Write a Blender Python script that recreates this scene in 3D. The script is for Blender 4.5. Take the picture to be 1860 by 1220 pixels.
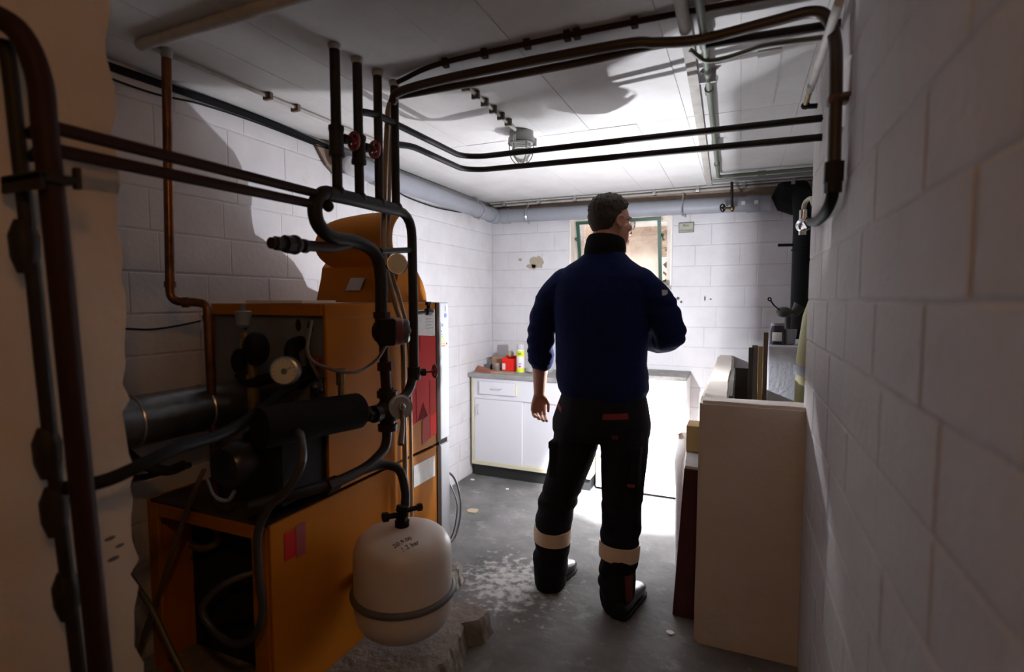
# Cellar boiler room with a man holding a work lamp.  X right, Y depth, Z up, metres.
import bpy, bmesh, math, random
from mathutils import Vector, Matrix, noise
from mathutils.bvhtree import BVHTree
random.seed(7)
V = Vector
for o in list(bpy.data.objects): bpy.data.objects.remove(o)
scene = bpy.context.scene
COL = scene.collection

# ---------------------------------------------------------------- camera, world, exposure
cam_d = bpy.data.cameras.new('camera')
cam_d.sensor_width = 36.0
cam_d.lens = 36.0 * 964.0 / 1860.0
cam_d.clip_start = 0.02
cam_d.dof.use_dof = True
cam_d.dof.focus_distance = 2.7
cam_d.dof.aperture_fstop = 1.8
cam = bpy.data.objects.new('camera', cam_d); COL.objects.link(cam)
cam.location = (0, 0, 1.40)
cam.rotation_euler = (math.radians(90 - 3.9), 0, math.radians(23.25))
scene.camera = cam
vs = scene.view_settings
vs.view_transform = 'Standard'; vs.look = 'None'; vs.gamma = 1.0; vs.use_curve_mapping = False
vs.exposure = 0.84
world = bpy.data.worlds.new('overcast_sky'); scene.world = world
world.use_nodes = True
bg = world.node_tree.nodes['Background']
bg.inputs[0].default_value = (1.0, 0.97, 0.93, 1); bg.inputs[1].default_value = 8.0

LAMP_POS = V((-0.505, 2.80, 1.20))     # emitter of the work lamp held by the man
def add_light(name, kind, loc, energy, color, radius=0.05, parent=None, **kw):
    d = bpy.data.lights.new(name, kind); d.energy = energy; d.color = color
    if kind in ('POINT', 'SPOT'): d.shadow_soft_size = radius
    for k, v in kw.items(): setattr(d, k, v)
    o = bpy.data.objects.new(name, d); COL.objects.link(o); o.location = loc
    if parent: o.parent = parent; o.location = V(loc) - parent.location
    return o
LAMP_FLOOD, LAMP_BEAM, BULB = 104.0, 560.0, 25.0

# ---------------------------------------------------------------- materials
MATS = {}
def mat(name, col, rough=0.7, metal=0.0, col2=None, scale=6.0, lo=0.35, hi=0.7, col3=None, scale3=1.5, bump=0.0, bscale=60.0,
        spec=.5, emit=None, estr=0.0, alpha=None, coat=0.0, stretch=None, detail=6.0, trans=0.0, lo3=.55, hi3=.75):
    if name in MATS: return MATS[name]
    m = bpy.data.materials.new(name); m.use_nodes = True
    nt = m.node_tree; b = nt.nodes['Principled BSDF']; L = nt.links.new
    b.inputs['Base Color'].default_value = (*col, 1); b.inputs['Roughness'].default_value = rough
    b.inputs['Metallic'].default_value = metal
    b.inputs['Specular IOR Level'].default_value = spec
    if coat: b.inputs['Coat Weight'].default_value = coat
    if trans: b.inputs['Transmission Weight'].default_value = trans
    if alpha is not None: b.inputs['Alpha'].default_value = alpha
    if emit: b.inputs['Emission Color'].default_value = (*emit, 1); b.inputs['Emission Strength'].default_value = estr
    if col2 or bump or col3:
        g = nt.nodes.new('ShaderNodeNewGeometry'); vec = g.outputs['Position']
        if stretch:
            mp = nt.nodes.new('ShaderNodeMapping'); mp.inputs['Scale'].default_value = stretch; L(vec, mp.inputs['Vector']); vec = mp.outputs[0]
    last = None
    def layer(prev, c2, sc, lo, hi):
        n = nt.nodes.new('ShaderNodeTexNoise'); n.inputs['Scale'].default_value = sc; n.inputs['Detail'].default_value = detail
        n.inputs['Roughness'].default_value = 0.65
        L(vec, n.inputs['Vector'])
        r = nt.nodes.new('ShaderNodeMapRange'); r.inputs['From Min'].default_value = lo; r.inputs['From Max'].default_value = hi
        L(n.outputs['Fac'], r.inputs['Value'])
        mx = nt.nodes.new('ShaderNodeMix'); mx.data_type = 'RGBA'
        L(r.outputs[0], mx.inputs['Factor'])
        if prev is None: mx.inputs['A'].default_value = (*col, 1)
        else: L(prev, mx.inputs['A'])
        mx.inputs['B'].default_value = (*c2, 1)
        return mx.outputs['Result']
    if col2: last = layer(None, col2, scale, lo, hi)
    if col3: last = layer(last, col3, scale3, lo3, hi3)
    if last is not None: L(last, b.inputs['Base Color'])
    if bump:
        n = nt.nodes.new('ShaderNodeTexNoise'); n.inputs['Scale'].default_value = bscale; n.inputs['Detail'].default_value = 5
        L(vec, n.inputs['Vector'])
        bp = nt.nodes.new('ShaderNodeBump'); bp.inputs['Strength'].default_value = bump; bp.inputs['Distance'].default_value = 0.01
        L(n.outputs['Fac'], bp.inputs['Height']); L(bp.outputs[0], b.inputs['Normal'])
    MATS[name] = m
    return m

WALL = mat('whitewashed block', (.645, .635, .66), .85, col2=(.575, .56, .57), scale=5, col3=(.46, .42, .38), scale3=2.2, lo3=.62, hi3=.85, bump=.16, bscale=45)
JOINT = mat('painted mortar', (.53, .52, .54), .9, col2=(.40, .37, .36), scale=5, lo=.5, hi=.8, bump=.4, bscale=80)
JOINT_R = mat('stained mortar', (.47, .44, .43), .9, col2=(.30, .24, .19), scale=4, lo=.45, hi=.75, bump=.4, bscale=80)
PLASTER = mat('yellowed plaster', (.56, .49, .42), .85, col2=(.50, .42, .35), scale=3, bump=.25, bscale=30)
PLASTER2 = mat('grey white plaster', (.62, .585, .56), .85, col2=(.54, .50, .47), scale=4, bump=.25, bscale=30)
CEIL = mat('painted concrete ceiling', (.65, .64, .635), .85, col2=(.57, .555, .54), scale=4, col3=(.36, .32, .28), scale3=9, lo3=.68, hi3=.9, bump=.15, bscale=40)
CEILJ = mat('ceiling seam', (.45, .43, .41), .9)
def floor_mat():
    m = mat('worn concrete floor', (.195, .188, .184), .8, spec=.25, col2=(.12, .116, .112), scale=3.5, lo=.35, hi=.65, col3=(.33, .32, .31), scale3=6, lo3=.58, hi3=.8, bump=.25, bscale=25)
    nt = m.node_tree; b = nt.nodes['Principled BSDF']; L = nt.links.new
    src = b.inputs['Base Color'].links[0].from_socket
    g = nt.nodes.new('ShaderNodeNewGeometry'); sb = nt.nodes.new('ShaderNodeVectorMath'); sb.operation = 'DISTANCE'
    sb.inputs[1].default_value = (-1.0, 2.34, 0); L(g.outputs['Position'], sb.inputs[0])
    n = nt.nodes.new('ShaderNodeTexNoise'); n.inputs['Scale'].default_value = 26; n.inputs['Detail'].default_value = 8; L(g.outputs['Position'], n.inputs['Vector'])
    r1 = nt.nodes.new('ShaderNodeMapRange'); r1.inputs['From Min'].default_value = .42; r1.inputs['From Max'].default_value = .10; r1.inputs['To Max'].default_value = .30; L(sb.outputs['Value'], r1.inputs['Value'])
    ad = nt.nodes.new('ShaderNodeMath'); L(n.outputs['Fac'], ad.inputs[0]); L(r1.outputs[0], ad.inputs[1])
    r2 = nt.nodes.new('ShaderNodeMapRange'); r2.inputs['From Min'].default_value = .66; r2.inputs['From Max'].default_value = .86; r2.inputs['To Max'].default_value = .8; L(ad.outputs[0], r2.inputs['Value'])
    mx = nt.nodes.new('ShaderNodeMix'); mx.data_type = 'RGBA'; L(r2.outputs[0], mx.inputs['Factor']); L(src, mx.inputs['A']); mx.inputs['B'].default_value = (.55, .53, .51, 1)
    L(mx.outputs['Result'], b.inputs['Base Color'])
    return m
FLOOR = floor_mat()
SLAB = mat('broken concrete', (.26, .225, .20), .9, col2=(.17, .145, .125), scale=9, col3=(.42, .37, .33), scale3=20, lo3=.58, hi3=.75, bump=.9, bscale=28)
LOWW = mat('rendered low wall', (.66, .60, .54), .85, col2=(.61, .54, .475), scale=3, bump=.25, bscale=35)
ORANGE = mat('orange enamel', (.44, .150, .010), .50, col2=(.40, .130, .008), scale=5, spec=.04)
BROWN = mat('brown edge trim', (.045, .026, .016), .7, spec=.08)
GREYP = mat('grey sheet metal', (.20, .20, .215), .6, .3, col2=(.14, .135, .14), scale=6)
BLACK = mat('black plastic', (.009, .009, .010), .6, spec=.12)
NEARBLACK = mat('black void', (.006, .006, .006), .9)  # near-black; stands in for shade in the boiler gaps and chamber
DPIPE = mat('dark painted steel pipe', (.018, .015, .014), .55, 0, spec=.22, col2=(.034, .022, .018), scale=18, lo=.5, hi=.8)
RPIPE = mat('brown painted pipe', (.028, .011, .009), .6, 0, spec=.15, col2=(.026, .012, .010), scale=14)
COPPER = mat('tarnished copper', (.22, .085, .035), .34, .8, col2=(.09, .04, .022), scale=16)
BRASS = mat('dull brass', (.30, .20, .07), .38, .8, col2=(.17, .11, .05), scale=25)
TUBE = mat('beige thin pipe', (.33, .25, .16), .42, .2, col2=(.24, .17, .10), scale=14)
GREYPVC = mat('grey drain plastic', (.27, .285, .32), .5, col2=(.23, .24, .27), scale=4)
STEEL = mat('galvanised steel', (.45, .45, .46), .3, .9)
SILVER = mat('foil clad flue', (.24, .24, .25), .34, .9, col2=(.16, .16, .17), scale=12, bump=.5, bscale=18)
REDV = mat('red valve paint', (.26, .03, .03), .45)
REDN = mat('red notice', (.50, .022, .018), .7, spec=.08)
REDN2 = mat('bright red notice', (.80, .03, .02), .7, spec=.08)
PINKN = mat('faded red notice', (.42, .07, .065), .7, spec=.08)
WHITE = mat('white enamel', (.76, .77, .80), .35)
PAPER = mat('white paper', (.76, .75, .73), .8, col2=(.66, .65, .63), scale=30)
PAINTP = mat('overpainted pipe', (.42, .40, .37), .75, col2=(.30, .27, .24), scale=10, lo=.45, hi=.75)
WOODB = mat('bare brown beam', (.30, .235, .18), .85, col2=(.20, .15, .11), scale=7, bump=.4)
GREEN = mat('green gas pipe', (.11, .15, .11), .5, col2=(.17, .17, .13), scale=12)
DGREEN = mat('dark green frame', (.012, .075, .05), .45)
TANKW = mat('cream white tank', (.68, .62, .57), .36, col2=(.62, .55, .49), scale=5, col3=(.30, .20, .13), scale3=14, lo3=.72, hi3=.85)
RUBBER = mat('grey rubber band', (.11, .11, .115), .5)
GLASS = mat('lamp glass', (.85, .87, .85), .08, trans=.85)
CHROME = mat('chrome', (.7, .7, .72), .15, 1.0)
DIAL = mat('ivory dial', (.62, .57, .42), .5)
INK = mat('black ink', (.02, .02, .022), .7)
CLEARH = mat('cloudy hose', (.05, .05, .056), .35, spec=.3)

# ---------------------------------------------------------------- mesh collecting
class M:
    def __init__(s): s.v = []; s.f = []
    def add(s, vs_, fs):
        n = len(s.v); s.v += [V(p) for p in vs_]; s.f += [tuple(i + n for i in q) for q in fs]; return s
    def box(s, lo, hi, ch=0.0):
        x0, y0, z0 = lo; x1, y1, z1 = hi
        if ch <= 0:
            p = [(x0,y0,z0),(x1,y0,z0),(x1,y1,z0),(x0,y1,z0),(x0,y0,z1),(x1,y0,z1),(x1,y1,z1),(x0,y1,z1)]
            return s.add(p, [(0,3,2,1),(4,5,6,7),(0,1,5,4),(1,2,6,5),(2,3,7,6),(3,0,4,7)])
        bm = bmesh.new(); bmesh.ops.create_cube(bm, size=1)
        for v in bm.verts: v.co = V(((x0+x1)/2 + v.co.x*(x1-x0), (y0+y1)/2 + v.co.y*(y1-y0), (z0+z1)/2 + v.co.z*(z1-z0)))
        bmesh.ops.bevel(bm, geom=list(bm.edges), offset=ch, segments=2, affect='EDGES', profile=.5)
        bm.verts.index_update(); s.add([v.co.copy() for v in bm.verts], [[v.index for v in f.verts] for f in bm.faces]); bm.free(); return s
    def obox(s, c, ax, half, ch=0.0):     # oriented box: ax = three unit vectors
        t = M(); t.box((-half[0], -half[1], -half[2]), half, ch)
        return s.add([V(c) + ax[0]*p.x + ax[1]*p.y + ax[2]*p.z for p in t.v], t.f)
    def tube(s, pts, r, n=12, cap=True, radii=None):
        pts = [V(p) for p in pts]; m = len(pts); rings = []
        t0 = (pts[1] - pts[0]).normalized()
        up = V((0,0,1)) if abs(t0.z) < .9 else V((1,0,0))
        a = t0.cross(up).normalized()
        for i in range(m):
            t = ((pts[min(i+1, m-1)] - pts[i]).normalized() + (pts[i] - pts[max(i-1, 0)]).normalized())
            t = t.normalized() if t.length > 1e-6 else t0
            a = (a - t*a.dot(t)).normalized(); b = t.cross(a)
            rr = radii[i] if radii else r
            rings.append([pts[i] + (a*math.cos(k*math.tau/n) + b*math.sin(k*math.tau/n))*rr for k in range(n)])
        base = len(s.v)
        for q in rings: s.v += q
        for i in range(m-1):
            for k in range(n):
                k2 = (k+1) % n
                s.f.append((base+i*n+k, base+i*n+k2, base+(i+1)*n+k2, base+(i+1)*n+k))
        if cap:
            s.f.append(tuple(base+k for k in reversed(range(n)))); s.f.append(tuple(base+(m-1)*n+k for k in range(n)))
        return s
    def cyl(s, p, q, r, n=16, r2=None):
        return s.tube([p, q], r, n, radii=[r, r if r2 is None else r2])
    def lathe(s, c, axis, prof, n=24):      # prof: (distance along axis, radius)
        ax = V(axis).normalized(); up = V((0,0,1)) if abs(ax.z) < .9 else V((1,0,0))
        a = ax.cross(up).normalized(); b = ax.cross(a); base = len(s.v)
        for (h, r) in prof:
            for k in range(n): s.v.append(V(c) + ax*h + (a*math.cos(k*math.tau/n) + b*math.sin(k*math.tau/n))*max(r, 1e-4))
        for i in range(len(prof)-1):
            for k in range(n):
                k2 = (k+1) % n; s.f.append((base+i*n+k, base+i*n+k2, base+(i+1)*n+k2, base+(i+1)*n+k))
        s.f.append(tuple(base+k for k in reversed(range(n)))); s.f.append(tuple(base+(len(prof)-1)*n+k for k in range(n)))
        return s
    def torus(s, c, axis, R, r, n=24, k=8):
        ax = V(axis).normalized(); up = V((0,0,1)) if abs(ax.z) < .9 else V((1,0,0))
        a = ax.cross(up).normalized(); b = ax.cross(a); base = len(s.v)
        for i in range(n):
            d = a*math.cos(i*math.tau/n) + b*math.sin(i*math.tau/n)
            for j in range(k): s.v.append(V(c) + d*(R + r*math.cos(j*math.tau/k)) + ax*r*math.sin(j*math.tau/k))
        for i in range(n):
            for j in range(k):
                s.f.append((base+i*k+j, base+((i+1)%n)*k+j, base+((i+1)%n)*k+(j+1)%k, base+i*k+(j+1)%k))
        return s
    def loft(s, secs, n=24):                # secs: (centre, half-axis a, half-axis b, squareness)
        base = len(s.v)
        for (c, a, b, e) in secs:
            for k in range(n):
                t = k*math.tau/n; cc, ss = math.cos(t), math.sin(t)
                s.v.append(V(c) + V(a)*(math.copysign(abs(cc)**e, cc)) + V(b)*(math.copysign(abs(ss)**e, ss)))
        for i in range(len(secs)-1):
            for k in range(n):
                k2 = (k+1) % n; s.f.append((base+i*n+k, base+i*n+k2, base+(i+1)*n+k2, base+(i+1)*n+k))
        s.f.append(tuple(base+k for k in reversed(range(n)))); s.f.append(tuple(base+(len(secs)-1)*n+k for k in range(n)))
        return s
    def ball(s, c, rx, ry, rz, fr=None, n=20, m=12):
        fr = fr or (V((1,0,0)), V((0,1,0)), V((0,0,1))); base = len(s.v)
        for i in range(1, m):
            ph = math.pi*i/m
            for k in range(n):
                t = k*math.tau/n
                s.v.append(V(c) + fr[0]*rx*math.sin(ph)*math.cos(t) + fr[1]*ry*math.sin(ph)*math.sin(t) + fr[2]*rz*math.cos(ph))
        s.v.append(V(c) + fr[2]*rz); s.v.append(V(c) - fr[2]*rz); top = len(s.v)-2; bot = top+1
        for i in range(m-2):
            for k in range(n):
                k2 = (k+1) % n; s.f.append((base+i*n+k2, base+i*n+k, base+(i+1)*n+k, base+(i+1)*n+k2))
        for k in range(n):
            k2 = (k+1) % n; s.f.append((top, base+k, base+k2)); s.f.append((bot, base+(m-2)*n+k2, base+(m-2)*n+k))
        return s
    def prism(s, poly, ax, d):              # polygon of 3D points extruded by d along ax
        n = len(poly); base = len(s.v); dv = V(ax)*d
        s.v += [V(p) for p in poly] + [V(p) + dv for p in poly]
        s.f.append(tuple(base+i for i in reversed(range(n)))); s.f.append(tuple(base+n+i for i in range(n)))
        for i in range(n): j = (i+1) % n; s.f.append((base+i, base+j, base+n+j, base+n+i))
        return s

def smoothpath(pts, r=0.04, k=5):
    """polyline with its corners rounded"""
    pts = [V(p) for p in pts]; out = [pts[0]]
    for i in range(1, len(pts)-1):
        p, q, w = pts[i-1], pts[i], pts[i+1]
        d1, d2 = (p-q), (w-q); l = min(r, d1.length*.48, d2.length*.48)
        a, b = q + d1.normalized()*l, q + d2.normalized()*l
        for j in range(k+1):
            t = j/k; out.append(a*(1-t)**2 + q*2*t*(1-t) + b*t*t)
    out.append(pts[-1]); return out
def spline(pts, k=6):
    pts = [V(p) for p in pts]; P = [pts[0]*2-pts[1]] + pts + [pts[-1]*2-pts[-2]]; out = []
    for i in range(1, len(P)-2):
        p0, p1, p2, p3 = P[i-1:i+3]
        for j in range(k):
            t = j/k
            out.append(.5*((2*p1) + (p2-p0)*t + (2*p0-5*p1+4*p2-p3)*t*t + (3*p1-p0-3*p2+p3)*t**3))
    out.append(pts[-1]); return out

def mesh_of(name, mb, origin):
    me = bpy.data.meshes.new(name)
    me.from_pydata([tuple(p - origin) for p in mb.v], [], mb.f); me.validate()
    bm = bmesh.new(); bm.from_mesh(me); bmesh.ops.recalc_face_normals(bm, faces=bm.faces); bm.to_mesh(me); bm.free()
    return me
def root_loc(o):
    loc = V((0,0,0))
    while o: loc += o.location; o = o.parent
    return loc
def obj(name, mb, m, parent=None, smooth=False, label=None, ang=40):
    """one mesh object; vertices are given in world metres"""
    if parent is None:
        xs = [p.x for p in mb.v]; ys = [p.y for p in mb.v]; zs = [p.z for p in mb.v]
        org = V(((min(xs)+max(xs))/2, (min(ys)+max(ys))/2, min(zs))); loc = org
    else: org = root_loc(parent); loc = V((0,0,0))
    me = mesh_of(name, mb, org); me.materials.append(m)
    if smooth:
        me.polygons.foreach_set('use_smooth', [True]*len(me.polygons))
        try: me.set_sharp_from_angle(angle=math.radians(ang))
        except Exception: pass
    o = bpy.data.objects.new(name, me); COL.objects.link(o); o.location = loc
    if parent: o.parent = parent
    if label: o['label'] = label
    return o
def tag(o, label, cat, group=None, kind=None):
    o['label'] = label
    if cat: o['category'] = cat
    if group: o['group'] = group
    if kind: o['kind'] = kind
    return o
def thing(name, label, cat, loc, group=None):
    o = bpy.data.objects.new(name, None); COL.objects.link(o); o.location = loc; o.empty_display_size = .05
    return tag(o, label, cat, group)
def struct(name, mb, m, label=None, smooth=False):
    o = obj(name, mb, m, None, smooth); o['kind'] = 'structure'
    if label: o['label'] = label
    return o
X, Y, Z = V((1,0,0)), V((0,1,0)), V((0,0,1))
def text_mesh(name, txt, size, m, origin, right, up, parent, depth=.0006):
    cu = bpy.data.curves.new(name, 'FONT'); cu.body = txt; cu.size = size; cu.extrude = depth
    t = bpy.data.objects.new(name, cu); COL.objects.link(t)
    dg = bpy.context.evaluated_depsgraph_get(); me = bpy.data.meshes.new_from_object(t.evaluated_get(dg))
    bpy.data.objects.remove(t)
    r, u = V(right).normalized(), V(up).normalized(); n = r.cross(u)
    org = root_loc(parent)
    for v in me.vertices: v.co = V(origin) + r*v.co.x + u*v.co.y + n*v.co.z - org
    me.materials.append(m); o = bpy.data.objects.new(name, me); COL.objects.link(o); o.parent = parent
    return o
# ---------------------------------------------------------------- the room
CZ = 2.205                      # ceiling height
XL, XN, XR, YB = -1.96, -1.30, .235, 4.13
BLOCKS = {}
def block_mesh(w, h, d=.03, c=.0020):
    key = (round(w, 3), round(h, 3), d)
    if key in BLOCKS: return BLOCKS[key]
    vs_, fs = [], []
    for (yy, s) in ((-d, 0), (-c, 0), (0, c*2.2)):
        a, b = w/2 - s, h/2 - s
        vs_ += [(-a, yy, -b), (a, yy, -b), (a, yy, b), (-a, yy, b)]
    fs = [(0,1,2,3), (8,11,10,9)]
    for k in (0, 4):
        for i in range(4): j = (i+1) % 4; fs.append((k+i, k+4+i, k+4+j, k+j))
    me = bpy.data.meshes.new('block'); me.from_pydata(vs_, [], fs)
    bm = bmesh.new(); bm.from_mesh(me); bmesh.ops.recalc_face_normals(bm, faces=bm.faces); bm.to_mesh(me); bm.free()
    BLOCKS[key] = me; return me
def lay_blocks(wall, o, u, n, ulen, zlo, zhi, m, bw=.30, bh=.15, gap=.0035, hole=None, rnd=None, name='block', proud=.0018):
    """running-bond blocks on a wall face through o, along u, facing n; each is a child of the wall"""
    rnd = rnd or random.Random(3); u, n = V(u), V(n); row = 0; z = zlo
    uu = n.cross(Z); rot = Matrix((uu, n, Z)).transposed().to_euler()
    while z < zhi - .02:
        h = min(bh, zhi - z); xs = [0.0]; x = -(bw*.5) if row % 2 else 0.0
        x += rnd.choice((0, .0, -.08, .07, .04, -.04))
        cuts = []
        while x < ulen: 
            x += bw
            if .03 < x < ulen - .03: cuts.append(x)
        cuts = [0.0] + cuts + [ulen]
        for a, b in zip(cuts[:-1], cuts[1:]):
            spans = [(a, b)]
            if hole and z + h > hole[2] + .01 and z < hole[3] - .01:
                spans = []
                if a < hole[0]: spans.append((a, min(b, hole[0])))
                if b > hole[1]: spans.append((max(a, hole[1]), b))
            for (p, q) in spans:
                if q - p < .025: continue
                w = round((q - p - gap)*100)/100.0
                if w < .02: continue
                me = block_mesh(w, round(h - gap, 3))
                if not me.materials: me.materials.append(m)
                bl = bpy.data.objects.new(name, me); COL.objects.link(bl)
                pos = V(o) + u*((p+q)/2) + n*rnd.uniform(-.0008, .0012) + Z*(z + h/2)
                bl.parent = wall; bl.location = pos - wall.location
                bl.rotation_euler = rot
                if bl.data.materials[0] is not m: bl.material_slots[0].link = 'OBJECT'; bl.material_slots[0].material = m
        z += bh; row += 1

fl = M(); fl.box((-2.2, -3.0, -.08), (1.2, 4.5, 0)); floor = struct('floor', fl, FLOOR, 'grey worn concrete cellar floor with pale stains')

# ceiling slab and its painted boards
cb = M(); cb.box((-2.2, -3.0, CZ + .004), (1.2, 4.2, CZ + .12)); ceiling = struct('ceiling', cb, CEILJ, 'low white painted concrete ceiling with board marks')
bmesh_cache = {}
for (y0, y1) in ((-2.9, .55), (.55, 2.52), (2.52, 4.13)):
    x = -2.0
    while x < 1.0:
        w, l = .2185, (y1 - y0) - .0035; key = (round(l, 3),)
        if key not in bmesh_cache:
            me = bpy.data.meshes.new('ceiling_board'); t = M(); t.box((-w/2, -l/2, 0), (w/2, l/2, .03))
            me.from_pydata([tuple(p) for p in t.v], [], t.f); me.materials.append(CEIL); bmesh_cache[key] = me
        b = bpy.data.objects.new('ceiling_board', bmesh_cache[key]); COL.objects.link(b); b.parent = ceiling
        b.location = V((x + .11, (y0+y1)/2, CZ + random.uniform(-.0012, .0012))) - ceiling.location
        x += .22

wl = M(); wl.box((-2.2, -3.0, 0), (XL - .0022, 4.5, CZ + .004)); wall_left = struct('wall_left', wl, JOINT, 'whitewashed block wall behind the orange boiler')
lay_blocks(wall_left, (XL, .77, 0), (0,1,0), (1,0,0), YB - .77, 0, CZ, WALL, rnd=random.Random(5))

WX0, WX1, WZ0, WZ1 = -1.272, -.478, 1.495, 2.05
wb = M()
wb.box((-2.2, YB + .0022, 0), (WX0, YB + .34, CZ + .1)); wb.box((WX1, YB + .0022, 0), (1.2, YB + .34, CZ + .1))
wb.box((WX0, YB + .0022, 0), (WX1, YB + .34, WZ0)); wb.box((WX0, YB + .0022, WZ1), (WX1, YB + .34, CZ + .1))
wall_back = struct('wall_back', wb, JOINT, 'whitewashed block wall with the small cellar window')
lay_blocks(wall_back, (XL, YB, 0), (1,0,0), (0,-1,0), 1.0 - XL, 0, CZ, WALL, hole=(WX0 - XL, WX1 - XL, WZ0, WZ1), rnd=random.Random(11))
# chipped paint on the back wall
def chip(cx, cz, rx, rz, seed):
    r = random.Random(seed); pts = []
    for k in range(16):
        t = k*math.tau/16; s = r.uniform(.72, 1.12)
        pts.append(V((cx + rx*s*math.cos(t), YB - .0032, cz + rz*s*math.sin(t))))
    t = M(); t.prism(pts, (0,1,0), .0025)
    return t
CHIP = mat('bare sandy mortar', (.40, .35, .26), .95, col2=(.33, .29, .22), scale=30, bump=.6, bscale=70)
for i, a in enumerate([(-1.555, 1.705, .062, .055), (-1.60, 1.675, .05, .02), (-1.70, 1.735, .016, .012), (-.43, 1.41, .012, .014), (-.405, 1.385, .008, .01), (-.24, 1.41, .006, .02), (-.20, 1.405, .008, .006)]):
    obj('bare_patch', chip(*a, seed=20+i), CHIP if i < 3 else mat('dark chip', (.1, .09, .09), .9), wall_back, label='flaked off paint showing bare mortar')

# thick wall stub beside the camera, broken end
r = random.Random(4); poly = [(V((XN, -3.0, 0))), (V((XN, -3.0, CZ)))]
zz = CZ
while zz > 0:
    poly.append(V((XN, .765 + r.uniform(-.012, .012), zz))); zz -= r.uniform(.025, .07)
poly.append(V((XN, .77, 0)))
wn = M(); wn.prism(poly, (-1,0,0), .655); wall_near = struct('wall_near', wn, PLASTER, 'warm lit plaster wall stub behind the upright pipes')
for (y, z, a) in ((.715, .86, .012), (.735, .835, .01), (.72, .81, .013)):
    t = M(); t.ball((XN, y, z), .001, a, a*.4); obj('stain', t, mat('dark chip', (.1, .09, .09), .9), wall_near)

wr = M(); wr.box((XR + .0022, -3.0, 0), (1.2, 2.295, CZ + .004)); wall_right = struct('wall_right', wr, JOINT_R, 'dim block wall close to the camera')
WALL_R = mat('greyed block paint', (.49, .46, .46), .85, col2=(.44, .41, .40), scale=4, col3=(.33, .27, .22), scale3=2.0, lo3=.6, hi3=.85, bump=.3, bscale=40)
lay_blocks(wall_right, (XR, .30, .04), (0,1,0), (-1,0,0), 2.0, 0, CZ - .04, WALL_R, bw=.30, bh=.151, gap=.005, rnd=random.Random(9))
wr2 = M(); wr2.box((1.0, 2.295, 0), (1.2, 4.2, CZ)); wall_recess = struct('wall_recess', wr2, PLASTER2)
wk = M(); wk.box((-2.2, -3.1, 0), (1.2, -3.0, CZ)); wall_rear = struct('wall_rear', wk, mat('dark unseen wall', (.06,.045,.035), .8))  # rear wall out of view, set dark to cut bounced light

# low L-shaped masonry wall (old coal bin)
lw = M(); r = random.Random(2)
L0 = [(-.140, 2.212), (XR + .02, 2.212), (XR + .02, 2.335), (-.03, 2.335), (-.035, 2.9), (-.028, 3.4), (-.034, YB + .01), (-.14, YB + .01), (-.137, 3.3), (-.143, 2.7)]
lw.prism([V((x, y, 0)) for x, y in L0], Z, 1.0)
bm = bmesh.new(); vv = [bm.verts.new(p) for p in lw.v]; [bm.faces.new([vv[i] for i in f]) for f in lw.f]
bmesh.ops.recalc_face_normals(bm, faces=bm.faces)
bmesh.ops.bevel(bm, geom=[e for e in bm.edges if max(v.co.z for v in e.verts) > .9], offset=.012, segments=2, affect='EDGES')
bmesh.ops.subdivide_edges(bm, edges=[e for e in bm.edges if e.calc_length() > .1], cuts=4, use_grid_fill=True)
bm.verts.index_update(); lw = M(); lw.add([v.co + noise.noise_vector(v.co*9)*.004*(1 if v.co.z > .02 else 0) for v in bm.verts], [[v.index for v in f.verts] for f in bm.faces]); bm.free()
wall_low = struct('wall_low', lw, LOWW, 'waist high rendered wall of the old coal bin', True)
nk = obj('inner_edge', M().box((-.034, 2.36, .93), (-.020, 3.35, 1.002)), mat('ragged mortar edge', (.06, .055, .05), .95, col2=(.14, .13, .10), scale=40, bump=.9), wall_low)

# light well outside the window
EARTH = mat('dirty well wall', (.33, .25, .20), .95, col2=(.19, .135, .10), scale=9, col3=(.50, .44, .39), scale3=14, bump=.5)
WELLW = mat('overbright well white', (.85, .83, .80), .9, col2=(.7, .66, .6), scale=8)  # pale tone puts the overexposed brightness into the colour
we = M(); we.box((-1.6, 4.95, 1.30), (-.2, 5.05, 2.55)); well_out = struct('wall_lightwell', we, EARTH)
obj('lower_bright_band', M().box((-1.6, 4.93, 1.30), (-.2, 4.951, 1.78)), WELLW, well_out)  # pale lower sheet stands for strong light low on the well wall
we = M(); we.box((-1.6, 4.46, 1.22), (-.2, 5.05, 1.30)); struct('floor_lightwell', we, WELLW)
we = M(); we.box((-1.62, 4.47, 1.22), (-1.50, 5.05, 2.55)); struct('wall_lightwell_left', we, EARTH)
we = M(); we.box((-.30, 4.47, 1.22), (-.18, 5.05, 2.55)); struct('wall_lightwell_right', we, EARTH)
gr = thing('perforated_grate', 'white perforated grate at the top of the light well', 'grate', (-.62, 4.86, 1.98))
t = M(); GX0, GX1, GZ0, GZ1 = -1.25, -.30, 2.055, 2.15
for k in range(13): z = GZ0 + (GZ1 - GZ0)*k/12; 
for k in range(7): z = GZ0 + (GZ1-GZ0)*k/6; t.box((GX0, 4.86, z - .0045), (GX1, 4.864, z + .0045))
for k in range(64): x = GX0 + (GX1-GX0)*k/63; t.box((x - .0045, 4.8605, GZ0), (x + .0045, 4.8635, GZ1))
obj('mesh', t, mat('grate metal', (.25, .25, .25), .6), gr)

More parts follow.
